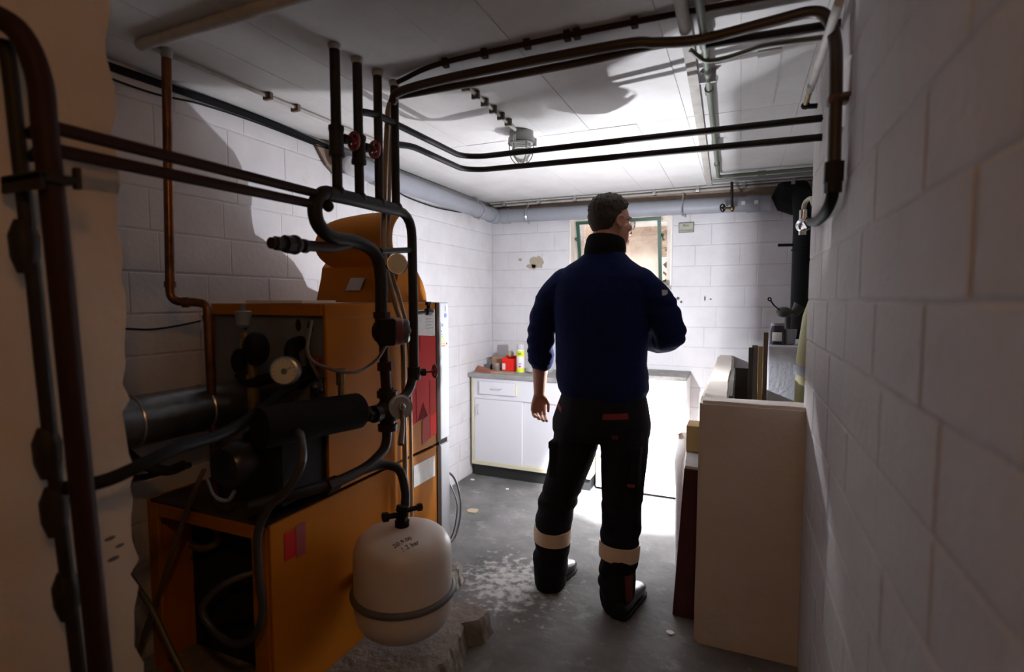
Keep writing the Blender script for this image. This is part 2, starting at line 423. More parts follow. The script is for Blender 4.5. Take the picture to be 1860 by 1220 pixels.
# window: white reveal, green hopper sash tilted into the room
win = bpy.data.objects.new('window_1', None); COL.objects.link(win); win.location = ((WX0+WX1)/2, YB + .1, WZ0); win['kind'] = 'structure'
win['label'] = 'small green framed cellar window tilted open'
REV = mat('window reveal paint', (.86, .82, .78), .8, col2=(.72, .66, .6), scale=8)
t = M()
for a, b in (((WX0, YB - .004, WZ0), (WX0 + .012, YB + .33, WZ1)), ((WX1 - .012, YB - .004, WZ0), (WX1, YB + .33, WZ1)), ((WX0, YB - .004, WZ1 - .012), (WX1, YB + .33, WZ1 + .04))): t.box(a, b)
obj('reveal', t, REV, win)
t = M(); t.box((WX0, YB - .01, WZ0 - .02), (WX1, YB + .33, WZ0 + .012), .004); obj('sill', t, mat('dirty sill', (.5, .47, .44), .9, col2=(.2, .17, .14), scale=10, bump=.5), win)
# outer fixed frame
t = M(); fy0, fy1 = YB + .20, YB + .24; fx0, fx1 = WX0 + .012, WX1 - .012; fz0, fz1 = WZ0 + .012, WZ1 - .012
for a, b in (((fx0, fy0, fz0), (fx0+.05, fy1, fz1)), ((fx1-.05, fy0, fz0), (fx1, fy1, fz1)), ((fx0+.05, fy0, fz1-.02), (fx1-.05, fy1, fz1)), ((fx0+.05, fy0, fz0), (fx1-.05, fy1, fz0+.03))): t.box(a, b)
obj('outer_frame', t, REV, win)
# sash: hinged at the bottom, top leaning into the room
hb = V((0, YB + .17, WZ0 + .05)); tilt = math.radians(17); su = V((0, -math.sin(tilt), math.cos(tilt))); sn = V((0, -math.cos(tilt), -math.sin(tilt)))
sx0, sx1, sh = WX0 + .045, WX1 - .09, .50
sash = M()
def bar(x0, x1, h0, h1, th=.012):
    c = hb + X*((x0+x1)/2) + su*((h0+h1)/2); sash.obox(c, (X, su, sn), ((x1-x0)/2, (h1-h0)/2, th))
bar(sx0, sx0+.024, 0, sh); bar(sx1-.024, sx1, 0, sh); bar(sx0+.024, sx1-.024, sh-.024, sh); bar(sx0+.024, sx1-.024, 0, .024)
so = obj('sash', sash, DGREEN, win)
t = M(); t.obox(hb + X*((sx0+sx1)/2) + su*(sh/2), (X, su, sn), ((sx1-sx0)/2 - .024, sh/2 - .024, .002))
def pane_mat():
    m = bpy.data.materials.new('dusty window glass'); m.use_nodes = True; nt = m.node_tree; nt.nodes.clear(); L = nt.links.new
    out = nt.nodes.new('ShaderNodeOutputMaterial'); mx = nt.nodes.new('ShaderNodeMixShader'); tr = nt.nodes.new('ShaderNodeBsdfTransparent')
    tl = nt.nodes.new('ShaderNodeBsdfTranslucent'); tl.inputs[0].default_value = (.9, .88, .86, 1)
    g = nt.nodes.new('ShaderNodeNewGeometry'); n = nt.nodes.new('ShaderNodeTexNoise'); n.inputs['Scale'].default_value = 14; n.inputs['Detail'].default_value = 8
    sp = nt.nodes.new('ShaderNodeSeparateXYZ'); L(g.outputs['Position'], n.inputs['Vector']); L(g.outputs['Position'], sp.inputs[0])
    mr = nt.nodes.new('ShaderNodeMapRange'); mr.inputs['From Min'].default_value = 1.93; mr.inputs['From Max'].default_value = 1.62; L(sp.outputs['Z'], mr.inputs['Value'])
    ad = nt.nodes.new('ShaderNodeMath'); ad.operation = 'MULTIPLY_ADD'; L(n.outputs['Fac'], ad.inputs[0]); ad.inputs[1].default_value = .5; L(mr.outputs[0], ad.inputs[2])
    sb = nt.nodes.new('ShaderNodeMath'); sb.operation = 'SUBTRACT'; sb.use_clamp = True; L(ad.outputs[0], sb.inputs[0]); sb.inputs[1].default_value = .22
    L(sb.outputs[0], mx.inputs[0]); L(tr.outputs[0], mx.inputs[1]); L(tl.outputs[0], mx.inputs[2]); L(mx.outputs[0], out.inputs[0]); return m
obj('pane', t, pane_mat(), so)
t = M(); top = hb + su*(sh*.72)
for x in (sx0 - .008, sx1 + .008):
    t.tube([top + X*x, top + X*x + V((0, .06, -.03)), V((x, YB + .21, top.z - .02))], .006, 6)
    t.ball(top + X*x, .014, .014, .014, n=8, m=6)
obj('stay_arm', t, DGREEN, so)
# dry leaves and cobwebby dirt in the reveal
LEAF = mat('dry leaves', (.30, .20, .12), .9, col2=(.14, .10, .06), scale=20)
rr = random.Random(8)
for k in range(26):
    x = WX1 - .02 - rr.uniform(.0, .06) if k % 4 else WX0 + .02 + rr.uniform(0, .1); yq = YB + .26 + rr.uniform(0, .06); zq = WZ0 + .03 + (rr.uniform(0, .45) if k % 2 else rr.uniform(0, .15))
    a = V((rr.uniform(-1,1), rr.uniform(-1,1), rr.uniform(-1,1))).normalized(); b = a.cross(V((.3,.5,.8))).normalized(); n_ = a.cross(b)
    t = M(); t.obox((x, yq, zq), (a, b, n_), (.028, .016, .001)); lf = obj('dry_leaf', t, LEAF, win)

# brown beam strip and plaster top course above the drain pipe
t = M(); t.box((XL, YB - .045, CZ - .11), (1.0, YB, CZ), .004); struct('trim_1', t, WOODB, 'bare brown strip along the top of the back wall')
# raised ceiling edge running toward the back wall
t = M(); t.prism([V((-.185, 1.60, CZ)), V((-.150, 1.60, CZ)), V((-.205, 4.0, CZ)), V((-.24, 4.0, CZ))], (0,0,-1), .014)
struct('trim_2', t, PAINTP, 'white painted batten along the ceiling')
# hatch panel on the ceiling at the right
t = M(); t.box((.03, 1.95, CZ - .006), (.10, 2.48, CZ)); struct('trim_3', t, CEIL, 'narrow raised panel on the ceiling')
# broken concrete plinth under the boiler
r = random.Random(6)
base = [(-1.955, 1.05), (-1.30, 1.05), (-1.16, 1.12), (-1.06, 1.30), (-.985, 1.46), (-.93, 1.58), (-.965, 1.70), (-.985, 1.80), (-.945, 1.86), (-.945, 1.925), (-1.0, 1.955), (-1.10, 1.94), (-1.22, 1.97), (-1.24, 2.25), (-1.955, 2.27)]
pts = []
for (p, q) in zip(base, base[1:] + base[:1]):
    n_ = max(1, int((V(q) - V(p)).length/.025)) if p[0] > -1.4 else 1
    for k in range(n_):
        w = V(p).lerp(V(q), k/n_); j = .010 if n_ > 1 else 0
        pts.append((w.x + r.uniform(-j, j), w.y + r.uniform(-j, j)))
t = M(); N = len(pts); cx, cy = -1.4, 1.6
lv = [(0, .022), (.03, .012), (.06, .006), (.088, .0), (.10, -.012)]
for (z, off) in lv:
    for (x, y) in pts:
        d = V((x - cx, y - cy)).normalized(); jag = noise.noise(V((x*40, y*40, z*40)))*.012 if x > -1.3 else 0
        t.v.append(V((x + d.x*(off + jag) if x > -1.9 else x, y + d.y*(off + jag) if x > -1.9 else y, z)))
for i in range(len(lv)-1):
    for k in range(N): t.f.append((i*N+k, i*N+(k+1) % N, (i+1)*N+(k+1) % N, (i+1)*N+k))
t.f.append(tuple((len(lv)-1)*N + k for k in range(N)))
struct('floor_plinth', t, SLAB, 'broken raised concrete plinth under the boiler and tank')
# ---------------------------------------------------------------- pipework
def pipe_obj(name, pts, r, m, parent=None, fil=.04, n=12, smooth_path=True, label=None):
    p = smoothpath(pts, fil) if (smooth_path and len(pts) > 2) else [V(q) for q in pts]
    return obj(name, M().tube(p, r, n), m, parent, True, label)
def collar(mb, p, d, r, w, n=12):
    d = V(d).normalized(); mb.cyl(V(p) - d*w/2, V(p) + d*w/2, r, n)
def hexnut(mb, p, d, r, w): collar(mb, p, d, r, w, 6)
def handwheel(mb, c, ax, R, r=.004):
    mb.torus(c, ax, R, r, 18, 6); ax = V(ax).normalized(); up = Z if abs(ax.z) < .9 else X
    a = ax.cross(up).normalized(); b = ax.cross(a)
    for k in range(3):
        d = a*math.cos(k*math.tau/3) + b*math.sin(k*math.tau/3); mb.tube([V(c), V(c) + d*R], r*.8, 6)
    mb.ball(c, r*1.8, r*1.8, r*1.8, n=8, m=6)

# manifold: four risers welded to a header that loops over and drops to the pump
mf = thing('heating_manifold', 'dark steel pipe manifold with four risers to the ceiling and a looped header', 'pipes', (-1.2, 1.55, .8))
pipe_obj('header_pipe', [(-1.2,1.32,1.733),(-1.2,1.44,1.736),(-1.2,1.70,1.738)], .024, DPIPE, mf)
pipe_obj('return_drop', [(-1.2,1.60,1.738),(-1.2,1.790,1.735),(-1.2,1.795,1.365),(-1.2,1.794,1.10),(-1.2,1.75,1.03),(-1.2,1.69,1.015)], .0185, DPIPE, mf, .09)
obj('loop_pipe', M().tube(spline([(-1.2,1.36,1.734),(-1.2,1.308,1.730),(-1.2,1.272,1.69),(-1.2,1.283,1.632),(-1.2,1.347,1.598),(-1.2,1.466,1.594),(-1.2,1.555,1.565),(-1.2,1.588,1.49),(-1.2,1.588,1.345)]), .0225, 14), DPIPE, mf, True)
for i, y in enumerate((1.372, 1.480, 1.588, 1.688)):
    ri = pipe_obj('riser', [(-1.2, y, CZ + .002), (-1.2, y, 1.735)], (.0165, .016, .0155, .0155)[i], DPIPE, mf)
    t = M(); t.lathe((-1.2, y, 1.752), Z, [(-.016, .026), (0, .024), (.010, .0175)], 14); obj('weld', t, DPIPE, ri, True)
    if i < 2:
        t = M(); collar(t, (-1.2, y, 1.905), Z, .023, .07); collar(t, (-1.2, y, 1.945), Z, .025, .014); collar(t, (-1.2, y, 1.865), Z, .025, .014)
        t.cyl((-1.2, y, 1.918), (-1.185, y + .05, 1.920), .011); hexnut(t, (-1.19, y + .03, 1.919), (.2, 1, .03), .016, .016)
        obj('valve_body', t, DPIPE, ri, True)
        t = M(); handwheel(t, (-1.184, y + .064, 1.921), (.3, 1, .05), .027, .006); obj('handwheel', t, REDV, ri, True, 'red painted handwheel')
    t = M(); t.lathe((-1.2, y, CZ - .002), (0,0,-1), [(0, .021), (.010, .019), (.016, .017)], 14); obj('ceiling_filler', t, PAINTP, ri, True)
t = M(); t.tube([(-1.2,1.10,1.557),(-1.2,1.34,1.566),(-1.2,1.42,1.585)], .0165, 12)
obj('drain_stub', t, RPIPE, mf, True)
t = M(); collar(t, (-1.2,1.125,1.558), Y, .020, .022, 8); collar(t, (-1.2,1.165,1.559), Y, .026, .034, 8); t.ball((-1.2,1.185,1.56), .029, .022, .029, n=12, m=8); collar(t, (-1.2,1.225,1.56), Y, .021, .016, 8)
obj('drain_valve', t, DPIPE, mf, True)
pipe_obj('link_pipe', [(-1.2,1.59,1.575),(-1.2,1.79,1.597)], .011, DPIPE, mf)
t = M(); t.ball((-1.185,1.312,1.690), .018, .016, .018, n=12, m=8); obj('plug', t, DPIPE, mf, True)
# thermometer on the loop pipe
t = M(); t.cyl((-1.2,1.59,1.515), (-1.174,1.648,1.529), .008, 10)
th = obj('thermometer_stem', t, DPIPE, mf, True)
gd = V((.62, -.76, .05)).normalized()
t = M(); t.lathe(V((-1.16,1.632,1.530)), gd, [(0, .02), (.002, .038), (.016, .039), (.02, .036)], 28); obj('thermometer_case', t, CHROME, mf, True)
t = M(); t.lathe(V((-1.16,1.632,1.530)) + gd*.0185, gd, [(0, .035), (.0022, .035)], 28); obj('thermometer_dial', t, DIAL, mf, label='ivory thermometer dial')
# side tapping with a stop valve and the lower tap on the return drop
t = M(); t.cyl((-1.2,1.795,1.345), (-1.195,1.93,1.352), .0075, 10); collar(t, (-1.196,1.90,1.35), Y, .014, .03, 8); t.cyl((-1.196,1.90,1.35), (-1.196,1.90,1.385), .008, 8); t.box((-1.203,1.885,1.378), (-1.189,1.915,1.392), .002)
obj('side_tap', t, DPIPE, mf, True)
t = M(); t.cyl((-1.2,1.79,1.105), (-1.17,1.83,1.108), .012, 10); hexnut(t, (-1.175,1.825,1.107), (.6,.8,0), .016, .014); collar(t, (-1.2,1.794,1.105), Z, .026, .05)
tp = obj('tap_body', t, DPIPE, mf, True)
t = M(); t.cyl((-1.175,1.825,1.107), (-1.145,1.862,1.108), .005, 8); handwheel(t, (-1.145,1.862,1.108), (.62,.78,0), .024, .005); obj('tap_handwheel', t, REDV, mf, True, 'dull red tap handwheel')
t = M(); t.cyl((-1.2,1.60,1.28), (-1.2,1.60,1.14), .017); hexnut(t, (-1.2,1.59,1.345), Z, .030, .022); hexnut(t, (-1.2,1.592,1.325), Z, .026, .02); collar(t, (-1.2,1.605,1.155), Z, .028, .03, 8)
t.cyl((-1.2,1.605,1.15), (-1.2,1.612,1.06), .0195); collar(t, (-1.2,1.612,1.065), Z, .028, .012)
obj('supply_drop', t, RPIPE, mf, True)

# circulation pump
pu = thing('circulation_pump', 'dark red and black circulation pump on the supply pipe', 'pump', (-1.2, 1.61, 1.23))
ax = V((.80, .60, 0)).normalized()
t = M(); t.ball((-1.2,1.60,1.285), .042, .046, .05, n=16, m=10); obj('volute', t, RPIPE, pu, True)
t = M(); t.obox(V((-1.175,1.585,1.285)), (ax, V((-ax.y, ax.x, 0)), Z), (.032, .052, .048), .008); obj('terminal_box', t, BLACK, pu)
t = M(); t.lathe(V((-1.165,1.612,1.285)), ax, [(-.02, .05), (.03, .05), (.034, .047)], 24); obj('motor_ring', t, mat('dark red pump paint', (.16, .028, .032), .4), pu, True)
t = M(); t.lathe(V((-1.165,1.612,1.285)) + ax*.034, ax, [(0, .045), (.018, .043), (.024, .036)], 24); mo = obj('motor_cap', t, mat('pump grey', (.07, .075, .08), .35), pu, True)
t = M(); t.lathe(V((-1.165,1.612,1.285)) + ax*.057, ax, [(0, .013), (.004, .012)], 16); t.lathe(V((-1.165,1.612,1.285)) + ax*.061, ax, [(0, .005), (.003, .004)], 12); obj('vent_screw', t, STEEL, mo, True)
t = M(); t.tube(spline([(-1.17,1.57,1.235),(-1.19,1.55,1.19),(-1.2,1.49,1.16),(-1.2,1.43,1.155),(-1.22,1.36,1.17),(-1.27,1.30,1.22),(-1.33,1.38,1.33)]), .0055, 8); obj('power_cable', t, mat('dull brown cable', (.13,.10,.07), .6), pu, True)

# mixing valve
mv = thing('mixing_valve', 'cast mixing valve with a half round scale and a bent lever', 'valve', (-1.2, 1.615, .93))
t = M(); t.ball((-1.2,1.618,.985), .045, .055, .048, n=18, m=12); t.cyl((-1.2,1.615,1.06), (-1.2,1.615,.915), .028); collar(t, (-1.2,1.615,1.05), Z, .038, .024, 12); collar(t, (-1.2,1.615,.925), Z, .036, .024, 12)
t.cyl((-1.2,1.62,.985), (-1.2,1.50,.99), .020); collar(t, (-1.2,1.545,.99), Y, .032, .03, 12); t.cyl((-1.2,1.62,.99), (-1.2,1.70,1.012), .021)
obj('valve_body', t, DPIPE, mv, True)
vd = V((.80, -.55, .22)).normalized()
t = M(); t.lathe(V((-1.165,1.635,1.0)), vd, [(0, .035), (.02, .046), (.028, .046)], 24); obj('scale_disc', t, mat('dull cast grey', (.30, .28, .27), .4, .5), mv, True)
pr = V((0,0,1)) - vd*vd.z; pr.normalize(); ps = vd.cross(pr)
t = M(); arc = [V((-1.165,1.635,1.0)) + vd*.0285 + (pr*math.cos(a) + ps*math.sin(a))*.038 for a in [math.radians(d) for d in range(-70, 71, 14)]]
t.tube(arc, .0045, 6); obj('scale_mark', t, mat('pale scale', (.55, .52, .48), .5), mv, True)
t = M(); c0 = V((-1.165,1.635,1.0)) + vd*.028; t.cyl(c0, c0 + vd*.022, .013, 12); t.ball(c0 + vd*.022, .010, .010, .010, n=10, m=6); obj('spindle', t, STEEL, mv, True)
t = M(); c1 = c0 + vd*.014; t.tube([c1, c1 + V((-.005,.005,-.03)), c1 + V((.005,-.005,-.06)), c1 + V((.03,-.055,-.125))], .0085, 10, radii=[.011, .009, .0085, .0115]); obj('lever', t, mat('brown lever', (.17, .12, .09), .45), mv, True)

# pipe from the mixing valve down to the boiler, with the branch to the tank
bp = thing('vessel_pipe', 'dark pipe bending from the mixing valve to the white tank', 'pipes', (-1.2, 1.5, .6))
pipe_obj('boiler_branch', [(-1.2,1.612,.93),(-1.2,1.606,.85),(-1.2,1.50,.808),(-1.2,1.334,.803),(-1.22,1.20,.812),(-1.30,1.08,.80)], .0175, DPIPE, bp, .07)
obj('tank_branch', M().tube(spline([(-1.2,1.46,.806),(-1.19,1.55,.80),(-1.155,1.615,.77),(-1.115,1.60,.70),(-1.095,1.565,.64),(-1.092,1.545,.60)]), .0165, 12), DPIPE, bp, True)
t = M(); hexnut(t, (-1.2,1.315,.804), Y, .024, .05); obj('union_nut', t, RPIPE, bp)
t = M(); hexnut(t, (-1.092,1.545,.615), Z, .022, .03); collar(t, (-1.092,1.545,.655), (0.1,.25,1), .021, .02); t.cyl((-1.092,1.545,.635), (-1.125,1.50,.637), .010, 10); hexnut(t, (-1.128,1.497,.637), (-.6,-.8,0), .017, .02); t.cyl((-1.092,1.545,.645), (-1.055,1.595,.648), .009, 10); hexnut(t, (-1.052,1.598,.648), (.6,.8,0), .014, .016)
obj('service_valve', t, BLACK, bp, True)

# expansion vessel
BX1_ = -1.30
ev = thing('expansion_vessel', 'round cream white expansion tank with a grey rubber belt beside the boiler', 'tank', (-1.09, 1.545, .10))
prof = [(.0, .02), (.003, .09), (.014, .132), (.034, .156), (.065, .169), (.095, .1735), (.275, .1735), (.305, .171), (.330, .160), (.350, .138), (.363, .105), (.371, .06), (.375, .02)]
t = M(); t.lathe((-1.09,1.545,.218), Z, prof, 48); obj('shell', t, TANKW, ev, True, ang=60)
t = M(); t.torus((-1.09,1.545,.362), Z, .1755, .0125, 48, 10); obj('belt', t, RUBBER, ev, True)
t = M(); t.cyl((-1.092,1.545,.59), (-1.092,1.545,.612), .026, 16); obj('connection', t, BLACK, ev, True)
obj('wall_bracket', M().box((BX1_ + .001, 1.52, .34), (-1.262, 1.57, .385), .002), RUBBER, ev)
def on_tank(o):
    org = root_loc(o)
    for v in o.data.vertices:
        p = v.co + org; rr = math.hypot(p.x + 1.09, p.y - 1.545); h = .375
        for (h0, r0), (h1, r1) in zip(prof[6:-1], prof[7:]):
            if r1 <= rr <= r0: h = h0 + (h1 - h0)*(r0 - rr)/(r0 - r1)
        v.co.z = .218 + h + (.0012 if p.z > 1 else -.001) - org.z
on_tank(text_mesh('handwriting', '20.9.00', .024, INK, (-1.040, 1.425, 1.0), (.42, .907, 0), (-.907, .42, 0), ev, .0012))
on_tank(text_mesh('handwriting', '1.2 bar', .024, INK, (-1.008, 1.425, 1.0), (.42, .907, 0), (-.907, .42, 0), ev, .0012))

# two brown heating pipes from the near column to the header
for nm, pts, lab in (('heating_pipe', [(-1.2,.585,1.724),(-1.2,1.315,1.724)], 'upper of the two brown pipes running from the near column to the manifold'),
                     ('heating_pipe', [(-1.2,.585,1.682),(-1.2,1.295,1.690)], 'lower of the two brown pipes running from the near column to the manifold')):
    tag(pipe_obj(nm, pts, .0135, RPIPE), lab, 'pipe', 'brown pipes in front of the left wall')
# near upright pipes
npz = thing('upright_pipe', 'thick dark upright pipe curving to the wall close to the camera', 'pipe', (-1.165, .58, 0))
obj('pipe', M().tube(spline([(-1.31,.478,1.872),(-1.24,.505,1.90),(-1.185,.545,1.876),(-1.168,.567,1.80),(-1.168,.572,1.70),(-1.168,.579,1.546),(-1.168,.592,1.184),(-1.168,.612,.653),(-1.168,.63,.0)]), .020, 16), RPIPE, npz, True)
t = M(); t.box((-1.265,.545,1.612), (-1.135,.60,1.626), .002); t.box((-1.265,.545,1.596), (-1.135,.552,1.628), .001); t.box((-1.15,.60,1.605), (-1.135,.61,1.645), .002); t.cyl((-1.30,.575,1.615), (-1.20,.575,1.615), .008, 8); obj('bracket', t, DPIPE, npz)
np2 = thing('upright_pipe', 'thinner dark upright pipe with lumpy joints behind the near one', 'pipe', (-1.24, .575, 0))
obj('pipe', M().tube(spline([(-1.245,.556,1.87),(-1.24,.559,1.798),(-1.24,.567,1.6),(-1.24,.575,1.425),(-1.24,.586,1.124),(-1.24,.61,.638),(-1.24,.635,0)]), .0125, 14, radii=None), DPIPE, np2, True)
for z, y in ((1.50, .566), (1.10, .582), (.98, .588), (.80, .60)): obj('coupling', M().lathe((-1.245, y, z), Z, [(-.05, .013), (-.02, .022), (.02, .024), (.05, .014)], 12), DPIPE, np2, True)
for z in (1.71, 1.668): obj('cross_nipple', M().cyl((-1.24,.58,z), (-1.19,.58,z+.012), .010, 8), DPIPE, np2, True)
tag(obj('black_pipe', M().tube(spline([(-1.24,.60,1.022),(-1.19,.66,1.03),(-1.2,.80,1.052),(-1.26,.98,1.045),(-1.33,1.14,1.06),(-1.36,1.305,1.11),(-1.37,1.41,1.14)]), .0145, 12), BLACK, None, True), 'black pipe rising from the near upright pipes to the burner', 'pipe')

# copper pipe with an offset on the left wall side
cp = thing('copper_pipe', 'tarnished copper pipe dropping from the ceiling with an offset above the flue', 'pipe', (-1.62, 1.22, .57))
obj('pipe', M().tube(smoothpath([(-1.72,1.184,CZ),(-1.72,1.162,1.395),(-1.66,1.21,1.392),(-1.62,1.218,1.385),(-1.62,1.222,1.0),(-1.62,1.226,.57)], .035), .0145, 14), COPPER, cp, True)
for p_, d_ in (((-1.72,1.164,1.45), Z), ((-1.685,1.19,1.392), (.8,.6,0)), ((-1.62,1.219,1.34), Z)): t = M(); collar(t, p_, d_, .018, .02); obj('solder_cup', t, COPPER, cp, True)
t = M(); t.lathe((-1.72,1.184,CZ), (0,0,-1), [(0, .021), (.015, .018), (.03, .0155)], 14); obj('ceiling_filler', t, PAINTP, cp, True)

# two pipes from the risers across the room to the right wall
a = [(-1.2,1.495,2.036),(-1.2,1.575,2.053),(-1.2,2.19,2.059),(-1.12,2.235,2.058),(.24,2.09,2.008)]
tag(pipe_obj('ceiling_pipe', a, .0125, DPIPE, fil=.07), 'upper of the two thin dark pipes crossing the room below the ceiling lamp', 'pipe', 'pipes across the room')
a = [(-1.2,1.70,1.981),(-1.2,1.80,2.001),(-1.2,2.21,2.004),(-1.12,2.255,2.003),(.24,2.07,1.940)]
tag(pipe_obj('ceiling_pipe', a, .0125, DPIPE, fil=.07), 'lower of the two thin dark pipes crossing the room below the ceiling lamp', 'pipe', 'pipes across the room')
# thick pair of pipes under the ceiling that turns down the right wall
gp = thing('gas_pipe', 'thick brown pipe under the ceiling that bends down the right wall', 'pipe', (-.5, 1.65, 2.1))
obj('pipe', M().tube(spline([(-1.19,1.66,2.12),(-1.14,1.65,2.150),(-.86,1.645,2.163),(-.36,1.642,2.163),(-.25,1.66,2.157),(-.13,1.69,2.157),(.05,1.68,2.165),(.15,1.672,2.168),(.19,1.66,2.14),(.205,1.63,2.07),(.207,1.60,1.98),(.207,1.578,1.80),(.207,1.570,1.735)], 6), .0155, 14), mat('dark brown pipe', (.055, .036, .026), .45, .2), gp, True)
t = M(); collar(t, (.207,1.570,1.72), Z, .024, .05, 6); collar(t, (.207,1.570,1.685), Z, .02, .03, 8); obj('union', t, DPIPE, gp, True)
obj('rubber_hose', M().tube(spline([(.207,1.57,1.69),(.205,1.575,1.655),(.20,1.64,1.63),(.20,1.80,1.63),(.215,2.05,1.66),(.24,2.36,1.70)]), .0145, 12), BLACK, gp, True, label='black rubber hose')
t = M(); t.box((.19,1.575,1.895), (.236,1.615,1.915), .002); t.box((.215,1.555,1.90), (.236,1.58,1.91), .001); obj('pipe_clip', t, mat('rusty clip', (.12, .07, .05), .7), gp)
tag(pipe_obj('ceiling_pipe', [(-1.18,1.69,2.152),(-.86,1.69,2.150),(-.42,1.685,2.152),(-.30,1.668,2.155),(-.20,1.675,2.157)], .013, mat('dark brown pipe', (.055, .036, .026), .45, .2), fil=.1), 'brown pipe hugging the thick ceiling pipe above the man', 'pipe')
cu = thing('ceiling_conduit', 'overpainted conduit with clips on the ceiling above the thick pipe', 'conduit', (-.5, 1.59, 2.18))
obj('conduit', M().tube(spline([(-1.17,1.67,2.193),(-.95,1.60,2.193),(-.55,1.585,2.193),(-.18,1.59,2.193),(.20,1.61,2.193)]), .0085, 10), RPIPE, cu, True)
for x, y in ((-.93,1.60),(-.78,1.59),(-.63,1.586),(-.5,1.585),(-.47,1.585),(-.3,1.587)): obj('clip', M().box((x-.010, y-.012, 2.178), (x+.010, y+.012, CZ), .002), RPIPE, cu)
tag(pipe_obj('ceiling_pipe', [(-.115,1.72,2.153),(.23,1.731,2.150)], .0125, DPIPE), 'short black pipe between the green pipe and the right wall', 'pipe')
tag(obj('sagging_cable', M().tube(spline([(-.165,1.80,2.18),(-.125,1.845,2.160),(-.07,1.85,2.158),(0,1.83,2.160),(.06,1.81,2.16),(.23,1.827,2.16)]), .0075, 10), mat('olive cable', (.11, .10, .065), .5), None, True), 'olive cable sagging below the ceiling near the right wall', 'cable')
ct = thing('corner_pipe', 'old painted pipe with a capped tap along the ceiling corner', 'pipe', (.19, 1.8, 2.04))
obj('pipe', M().tube([(.195,1.50,2.10),(.19,1.767,2.085),(.19,2.02,2.082)], .0115, 10), PAINTP, ct, True)
t = M(); t.cyl((.19,2.01,2.082), (.19,2.14,2.078), .0085, 10); obj('brass_end', t, BRASS, ct, True)
t = M(); t.ball((.19,2.15,2.075), .015, .018, .013, n=10, m=6); t.cyl((.18,2.15,2.073), (.225,2.14,2.066), .009, 8); obj('tap_end', t, BLACK, ct, True)
tag(obj('white_conduit', M().tube([(-.166,1.35,2.185),(-.166,1.50,2.183),(-.168,1.662,2.181)], .0175, 12), PAINTP, None, True), 'fat white painted conduit end on the ceiling', 'conduit')
gg = thing('green_pipe', 'green pipe along the ceiling turning along the back wall', 'pipe', (-.13, 2.5, 2.15))
obj('pipe', M().tube(smoothpath([(-.118,1.35,2.172),(-.120,1.75,2.172),(-.128,2.2,2.174),(-.150,3.66,2.176),(.30,3.66,2.178),(.75,3.68,2.178)], .03), .0115, 12), GREEN, gg, True)
for p, d in (((-.120,1.75,2.172), Y), ((-.1275,2.15,2.174), Y), ((-.145,3.32,2.176), Y), ((.10,3.66,2.177), X)): t = M(); collar(t, p, d, .016, .045); obj('sleeve', t, GREEN, gg, True)
for y in (2.05, 2.9): obj('clip', M().box((-.155, y-.006, 2.165), (-.10, y+.006, CZ), .001), STEEL, gg)
gc = thing('grey_cable', 'pair of grey cables clipped under the ceiling beside the back wall', 'cable', (.3, 3.8, 2.18))
for k in range(2): obj('strand', M().tube(spline([(-.20,3.80+.05*k,2.185),(.1,3.78+.05*k,2.18),(.4,3.80+.05*k,2.185),(.8,3.82+.05*k,2.185)]), .006, 8), mat('grey cable', (.22,.22,.22), .5), gc, True)
# conduit above the window
bc = thing('wall_conduit', 'long white conduit with clips at the top of the back wall', 'conduit', (-.8, 4.05, 2.17))
obj('conduit', M().tube([(XL+.03,4.06,2.178),(.9,4.06,2.178)], .0105, 10), PAINTP, bc, True)
obj('conduit', M().tube([(XL+.03,4.025,2.193),(.9,4.025,2.193)], .007, 8), PAINTP, bc, True)
for k in range(9):
    x = -1.8 + k*.3; obj('clip', M().box((x-.012, 4.01, 2.163), (x+.012, 4.075, CZ), .002), STEEL, bc)
# lamp feed conduit and the caged ceiling lamp
lc = thing('lamp_conduit', 'pale clipped conduit leading to the caged ceiling lamp', 'conduit', (-.96, 2.0, 2.18))
obj('conduit', M().tube([(-.955,1.70,2.193),(-.966,1.95,2.193),(-.985,2.33,2.190)], .0075, 10), mat('pale conduit', (.48,.46,.40), .6), lc, True)
for k in range(6):
    y = 1.80 + k*.085; x = -.957 - .0003*k - (y-1.7)*.03; t = M(); t.box((x-.016, y-.006, 2.176), (x+.016, y+.006, CZ), .001); t.cyl((x+.013, y, 2.174), (x+.013, y, 2.186), .004, 6); obj('clip', t, mat('dark clip', (.13,.12,.10), .6), lc)
la = thing('bulkhead_lamp', 'round ceiling lamp with a wire cage over its glass', 'lamp', (-.99, 2.42, 2.07))
c = V((-.99, 2.42, CZ))
t = M(); t.lathe(c, (0,0,-1), [(0, .058), (.022, .058), (.03, .064), (.05, .064), (.056, .056)], 28); obj('base', t, mat('lamp grey', (.36,.36,.34), .5), la, True)
t = M(); t.lathe(c - Z*.054, (0,0,-1), [(0, .046), (.03, .046), (.06, .040), (.082, .025), (.09, .006)], 24); obj('glass_dome', t, GLASS, la, True)
t = M()
for k in range(6):
    a = k*math.tau/6 + .25; d = V((math.cos(a), math.sin(a), 0))
    t.tube(spline([c + d*.060 - Z*.045, c + d*.058 - Z*.09, c + d*.048 - Z*.125, c + d*.025 - Z*.15, c - Z*.155], 4), .0022, 6)
t.torus(c - Z*.095, Z, .058, .0025, 28, 6); t.torus(c - Z*.054, Z, .062, .004, 28, 6)
obj('wire_cage', t, mat('cage wire', (.20,.20,.19), .4, .6), la, True)
for a in (.4, 2.5, 4.6):
    d = V((math.cos(a), math.sin(a), 0)); t = M(); t.cyl(c + d*.067 - Z*.03, c + d*.067 - Z*.065, .007, 8); obj('clamp_screw', t, STEEL, la, True)

